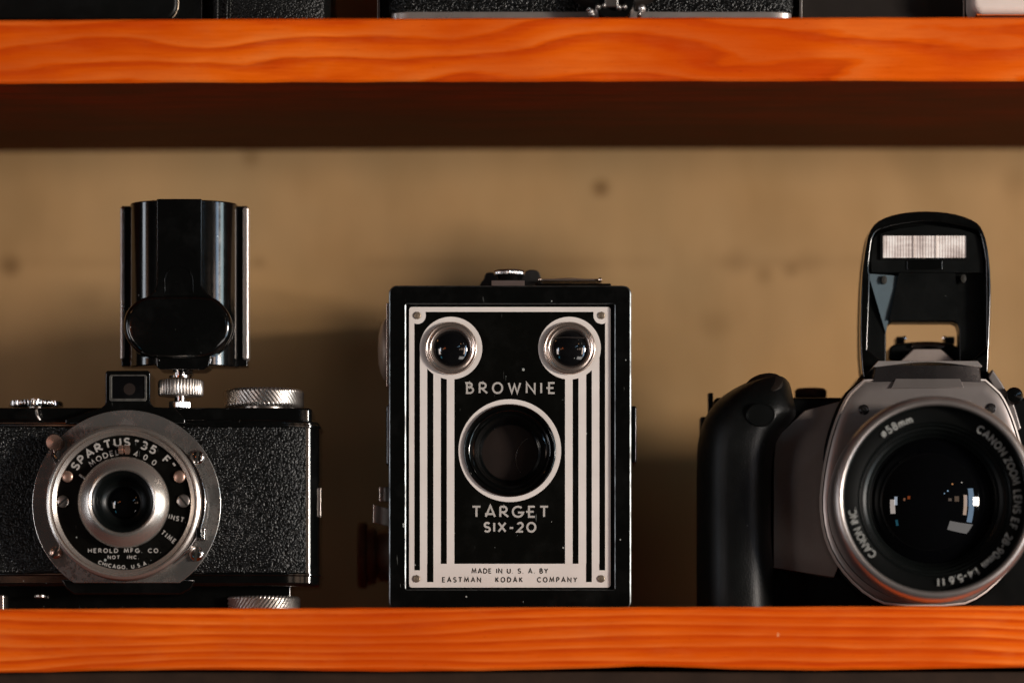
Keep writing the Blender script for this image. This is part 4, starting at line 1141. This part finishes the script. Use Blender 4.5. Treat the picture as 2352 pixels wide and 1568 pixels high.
# pop-up flash
Yfl = 16.0
hull = [(1980, 868), (1977.3, 852), (1973.6, 801), (1974.5, 702.8), (1978.7, 624), (1987, 565), (1994, 536.8), (2009.6, 514), (2037.8, 500), (2074, 491.8), (2116.5, 488.4), (2158.7, 490), (2201, 497), (2237.5, 511.5), (2253, 528), (2264, 562), (2271, 612.8), (2273.5, 674.7), (2271, 759), (2268.5, 815), (2266, 868)]
inner = [(1997, 640), (1993, 622), (1996, 590), (2001, 553), (2009, 536), (2030, 527), (2060, 520), (2095, 514), (2128, 511.5), (2165, 514), (2201, 521), (2232, 528), (2243, 533), (2250, 545), (2257, 580), (2262, 613), (2262, 860), (1988, 860)]
opening = [(2036, 868 + 3), (2036, 757), (2040, 744), (2050, 738.5), (2190, 738.5), (2200, 743), (2204.5, 757), (2204.5, 871)]
Zc0 = PP([(0, 868)], Yfl)[0][1]
hl = smooth(PP(hull, Yfl), 1, closed=False)
inl = smooth(PP(inner, Yfl), 1)
# outer shell rim
op_full = PP([(2036, 757), (2040, 744), (2050, 738.5), (2190, 738.5), (2200, 743), (2204.5, 757)], Yfl)
mb = MB(); mb.holed(hl, [inl], Yfl - 4.0, Yfl + 1)
fh = link('flash_housing', mb, M['black_gloss'], sc_, bevel=.8, bseg=4)
# floor behind the rim with the opening cut out: built as an arch outline
arch = hl[:] + [P(2204.5, 868, Yfl)] + [p for p in reversed(op_full)] + [P(2036, 868, Yfl)]
arch = [(x, z) for x, z in arch]
mb = MB(); mb.prism(arch, Yfl + 1.01, Yfl + 10)
link('flash_arms', mb, M['slr_black'], fh, bevel=.5)
mb = MB()
blk = PP([(2000, 628), (1998, 590), (2004, 550), (2012, 540), (2060, 526), (2128, 517), (2201, 527), (2240, 538), (2252, 560), (2258, 628)], Yfl)
mb.prism(blk, Yfl - 2.4, Yfl + 1.3)
link('flash_head', mb, M['slr_black'], fh, bevel=.4)
# inner facets below the head: a sloping centre and a bluish left web
mb = MB(); a = PP([(2064, 627), (2193, 627), (2200, 736), (2042, 736)], Yfl)
mb.loft([[(a[0][0], Yfl - 1.5, a[0][1]), (a[1][0], Yfl - 1.5, a[1][1]), (a[2][0], Yfl - .9, a[2][1]), (a[3][0], Yfl - .9, a[3][1])], [(x, Yfl + 1.2, z) for x, z in a]])
link('hinge_web', mb, M['slr_black'], fh)
mb = MB(); a = PP([(1993, 630), (2064, 634), (2062, 672), (2050, 708), (2041, 733), (2035, 765)], Yfl)
yy_ = [Yfl - 2.0, Yfl - .2, Yfl - .3, Yfl + .2, Yfl + .4, Yfl + .6]
mb.loft([[(x, y, z) for (x, z), y in zip(a, yy_)], [(x, Yfl + 1.25, z) for x, z in a]])
link('inner_web', mb, M['blue_black'], fh)
for ex, ey in ((2031, 643), (2213, 640)):
    mb = MB(); c = P(ex, ey, Yfl - 2); mb.lathe([(.9, Yfl), (.9, Yfl - 2.6), (.01, Yfl - 2.7)], c, seg=20, cap0=False, cap1=False)
    for v in mb.bm.verts: v.co.z = c[1] + (v.co.z - c[1]) * 1.6
    link('pivot_hole', mb, M['ink'], fh)
a, d = P(2022, 538, Yfl - 3); b, c = P(2225, 597, Yfl - 3)
mb = MB(); mb.holed(rrect(a, b, c, d, .5), [rrect(a + .9, b - .8, c + .7, d - .5, .3)], Yfl - 3.2, Yfl - 2.3); wfr = link('window_frame', mb, M['slr_black'], fh, bevel=.15)
mb = MB(); x0_, x1_ = a + .8, b - .7
mb.box(x0_, x1_, Yfl - 2.9, Yfl - 2.35, c + .6, d - .4)
fw = link('flash_window', mb, M['flash_glass'], fh)
mb = MB()
for fx, ww in ((2099, .35), (2151, .6)):
    x = P(fx, 0, Yfl - 3)[0]; mb.box(x - ww / 2, x + ww / 2, Yfl - 3.15, Yfl - 2.8, c + .7, d - .5)
link('window_bar', mb, M['white_box'], fw)
a, d = P(2083, 598, Yfl - 3); b, c = P(2165, 619, Yfl - 3)
mb = MB(); mb.box(a, b, Yfl - 2.9, Yfl - 2, c, d); link('lower_tab', mb, M['black_gloss'], fh, bevel=.3)
# hot shoe and prism top behind the hood
Ysh = 26
mb = MB(); mb.prism(smooth(PP([(2040, 835), (2042, 800), (2050, 790), (2090, 785), (2130, 783), (2165, 785), (2195, 791), (2204, 802), (2206, 835)], Ysh), 1), Ysh, Ysh + 22)
hs = link('hot_shoe', mb, M['slr_black'], sc_, bevel=1.4, bseg=4)
mb = MB(); mb.prism(PP([(2092, 797), (2098, 789.5), (2160, 789.5), (2172, 797), (2160, 800), (2130, 796), (2105, 800)], Ysh - 1), Ysh - 1.6, Ysh + 2); link('shoe_rail', mb, M['chrome'], hs, bevel=.4)
mb = MB(); mb.prism(PP([(2060, 836), (2098, 801), (2160, 801), (2203, 836)], Ysh - 6), Ysh - 6, Ysh + 1); link('prism_roof', mb, M['slr_body'], hs, bevel=.5)
for px_ in ((2057, 2077), (2169, 2192)):
    mb = MB(); mb.prism(rrect(P(px_[0], 0, 34)[0], P(px_[1], 0, 34)[0], P(0, 792, 34)[1], P(0, 774, 34)[1], .5), 32, 40); link('shoe_post', mb, M['slr_black'], hs, bevel=.3)
    mb = MB(); c = P(px_[0] if px_[0] > 2100 else px_[1], 776, 32); mb.lathe([(.7, 33), (.7, 31.6), (.01, 31.3)], c, seg=16, cap0=False, cap1=False); link('post_pin', mb, M['chrome'], hs)
# dark prism shoulders under the flash
mb = MB(); mb.prism(PP([(1915, 960), (1945, 905), (1972, 868), (1985, 850), (2265, 850), (2290, 875), (2330, 930), (2340, 1000)], 16), 14, 40)
link('prism_housing', mb, M['slr_black'], sc_, bevel=1.5)

# ================================================================== THINGS ON THE UPPER BOARD
def zu(X): return zu_t + X * 0.0026 - .25 * (X / 170.0) ** 2 + .12
def ux(x, Y): return P(x, 0, Y)[0]
# black case at the far left
x0_, x1_ = ux(-260, -14), ux(408, -14)
t = thing('equipment_case', 'black hard case with rounded corner at the far left of the upper board', 'case', ((x0_ + x1_) / 2, 20, zu(-130)))
zz = zu(-130)
mb = MB(); puffed(mb, rrect(x0_, x1_, zz + 1.3, zz + 74, 5.5), -14, 60, 1.5)
link('shell', mb, M['slr_black'], t, sharp=50)
mb = MB(); mb.prism(rrect(ux(-150, 0), ux(468, 0), zz, zz + 60, 1.5), -6, 62)
link('base', mb, M['slr_rubber'], t, bevel=.5)
mb = MB(); mb.tube([(x1_ - 5.5 + 5.6 * math.sin(R(a)), -13.0, zz + 6.8 - 5.6 * math.cos(R(a))) for a in range(40, 96, 8)] + [(x1_ + .1, -13.0, zz + 70)], .22, 6); link('edge_trim', mb, M['rivet'], t)
# leather case with stitched seam
x0_, x1_ = ux(478, -10), ux(757, -10)
zz = zu(-82)
t = thing('leather_case', 'soft black leather case with stitched seam between hard case and folding camera', 'case', ((x0_ + x1_) / 2, 20, zz))
mb = MB(); mb.prism_z([(x0_, 40), (x0_, -6), (x0_ + 2, -9), (x0_ + 10, -10), (x1_ - 10, -9.6), (x1_ - 2, -7), (x1_, 0), (x1_, 40)], zz, zz + 62)
lcse = link('pouch', mb, M['leather_soft'], t, bevel=1.2)
mb = MB()
for q in (x0_ + 3.0, x0_ + 6.2):
    lean = 1.6
    mb.tube([(q + (lean * k / 40), -10.2, zz + .8 + k * 1.5) for k in range(40)], .32, 6)
link('seam_piping', mb, M['leather_soft'], lcse)
mb = MB()
for k in range(30):
    xx = x0_ + 7.2 + k * .075; z_ = zz + .8 + k * 2.0
    mb.tube([(xx, -10.15, z_), (xx + .3, -10.5, z_ + .7), (xx + .1, -10.15, z_ + 1.3)], .17, 5)
link('stitching', mb, M['thread'], lcse)
# folding camera
x0_, x1_ = ux(872, -12), ux(1838, -12)
zz = zu(30)
t = thing('folding_camera', 'black leather camera with chrome base band in the middle of the upper board', 'camera', ((x0_ + x1_) / 2, 20, zz))
xa, xb = ux(893, -12), ux(1822, -12)
def planr(xa, xb, yf, yb, r, o=0):
    p = [(xa - o, yb)]
    for i in range(9): a = R(90 * i / 8); p.append((xa - o + r * (1 - math.cos(a)) * 2.2, yf - o + r * (1 - math.sin(a))))
    for i in range(9): a = R(90 * i / 8); p.append((xb + o - r * (1 - math.sin(a)) * 2.2, yf - o + r * (1 - math.cos(a))))
    return p + [(xb + o, yb)]
mb = MB(); mb.prism_z(planr(xa, xb, -14, 22, 4.0), P(0, 27, -15)[1] + .05, zz + 72)
link('body', mb, M['leather'], t, sharp=50)
mb = MB(); mb.prism_z(planr(xa + .8, xb - .6, -15, 24, 3.5), zz + .1, P(0, 27, -15)[1])
link('base_band', mb, M['slr_ring'], t, bevel=.4, sharp=50)
for q in (870.5, 1838):
    mb = MB(); x = ux(q, 0); mb.box(x - .5, x + .45, -3, 26, zz, zz + 66); link('end_plate', mb, M['nickel'], t, bevel=.15)
mb = MB(); mb.box(ux(874, 2), ux(1835, 2), 2, 27, zz + .05, zz + 64); link('back_door', mb, M['black_gloss'], t, bevel=.5)
mb = MB(); mb.prism_z(rrect(ux(1842, 8), ux(2206, 8), 8, 50, 1), zz - .3 + .2, zz + 52)
# lens standard in the centre
c = (ux(1410, -20), zz + 22)
mb = MB(); mb.lathe([(22, -14), (21.4, -18), (20, -19.5), (17, -20), (12, -20.6), (9, -22), (0.01, -21)], (c[0], zz + 25), seg=96, cap0=False, cap1=False)
ls = link('lens_standard', mb, M['brown_black'], t, sharp=40)
mb = MB(); mb.lathe([(3.2, -14), (3.2, -22), (6.4, -22.2), (6.9, -20.5), (7.2, -16)], (c[0] + .2, P(0, 3, -22)[1]), seg=48, cap0=False, cap1=False)
for v in mb.bm.verts: v.co.z = max(v.co.z, zz + .1)
link('shutter_rim', mb, M['black_gloss'], ls)
mb = MB(); a = ux(1389, -22); b = ux(1420, -22); mb.box(a, b, -23.5, -21, P(0, 16.5, -23)[1], P(0, -45, -23)[1]); link('pointer_plate', mb, M['nickel'], ls, bevel=.5)
for dx_, dy_, rr_, mt in ((1374, 15.6, .9, 'nickel'), (1388, 12.5, .9, 'nickel'), (1422, 16.5, 1.0, 'nickel'), (1434.5, 15.6, .9, 'nickel'), (1353, 21, .8, 'chrome'), (1358, 27, 1.0, 'slr_ring'), (1361, 33, .9, 'nickel'), (1474.5, 19, 1.25, 'slr_ring'), (1472, 27, .8, 'nickel'), (1469, 33, .8, 'nickel')):
    mb = MB(); mb.lathe([(rr_, -20), (rr_, -22.4), (rr_ * .7, -23.2), (.01, -23.5)], P(dx_, dy_, -23), seg=24, cap0=False, cap1=False)
    link('control_pin', mb, M[mt], ls, sharp=60)
# dark carton
x0_, x1_ = ux(1843, 6), ux(2212, 6); zz = zu(125)
t = thing('carton', 'plain dark brown box with thin metal edge right of the folding camera', 'box', ((x0_ + x1_) / 2, 30, zz))
mb = MB(); mb.box(x0_, x1_, 6, 70, zz, zz + 68); link('box_shell', mb, M['brown_black'], t, bevel=.4)
mb = MB(); mb.box(x1_ - .1, x1_ + .5, 5.4, 50, zz + .1, zz + 68); link('metal_edge', mb, M['nickel'], t, bevel=.1)
# white plastic thing at the right
x0_, x1_ = ux(2229, -8), ux(2560, -8); zz = zu(175)
t = thing('instant_camera', 'white rounded plastic body on dark feet at the right end of the upper board', 'camera', ((x0_ + x1_) / 2, 20, zz))
mb = MB(); puffed(mb, rrect(x0_, x1_, P(0, 33, -9)[1], zz + 80, 4), -10, 50, 2.5); link('body', mb, M['white_box'], t, sharp=50)
mb = MB(); mb.box(x0_ + 2, x1_ - 3, -8, 44, P(0, 36, -8)[1], P(0, 32, -8)[1]); link('orange_trim', mb, surf('orange_strip', (0.6, 0.12, 0.02), .5), t, bevel=.2)
mb = MB(); mb.box(x0_ + 3.5, x0_ + 18, -6, 40, zz, P(0, 35.9, -8)[1]); link('foot', mb, M['ink'], t, bevel=.3)
mb = MB(); mb.box(x1_ - 18, x1_ - 5, -6, 40, zz, P(0, 35.9, -8)[1]); link('foot', mb, M['ink'], t, bevel=.3)

# ================================================================== small room lamps mirrored in the lens glass
def glass_lamp(name, x, y, w, h, radiance, color, dist=2.6):
    """a lamp standing in the room where the convex front glass shows it at (x, y)"""
    k = s(-24); px, pz = (x - CX) * k, (HY - y) * k + ZC
    u, v = px - AX, pz - AZ
    r2 = u * u + v * v
    if r2 > 20.5 ** 2: return
    n_ = Vector((u, -math.sqrt(GR * GR - r2), v)).normalized()
    p = Vector((px, -24, pz)) / 1000
    d = (p - Vector(cam.location)).normalized()
    rd = d - 2 * d.dot(n_) * n_
    if rd.y > -0.05: return
    pos = p + rd * dist
    area(name, pos, p, w, h, radiance * w * h * PI, color)
warm, cool, white = (1, .45, .18), (.45, .72, 1), (1, .9, .8)
for nm, x, y, w, h, e, c in (
    ('lamp_orange', 2034, 1092, .16, .12, 6, warm), ('lamp_window', 2057, 1150, .16, .42, 7, (.75, .85, 1)), ('lamp_cyan', 2060, 1200, .13, .30, 2.2, (.1, .5, .7)),
    ('lamp_red', 2086, 1143, .14, .16, 3.2, (1, .2, .05)), ('lamp_peach', 2076, 1147, .10, .14, 3.0, (1, .45, .25)),
    ('lamp_spot', 2252, 1064, .12, .10, 14, white), ('lamp_spot', 2186, 1112, .08, .07, 9, warm), ('lamp_spot', 2175, 1128, .07, .07, 10, cool),
    ('lamp_spot', 2167, 1134, .05, .06, 9, cool), ('lamp_spot', 2208, 1108, .06, .05, 10, white), ('lamp_wall', 2196, 1146, .24, .26, 1.7, (1, .68, .48)), ('lamp_wall', 2180, 1148, .18, .14, 1.7, (1, .75, .6)),
    ('lamp_blue', 2222, 1150, .26, .5, 1.1, (.2, .45, .85)), ('lamp_shimmer', 2010, 1150, .22, .55, .8, (1, .5, .25))):
    glass_lamp(nm, x, y, w, h, e, c)
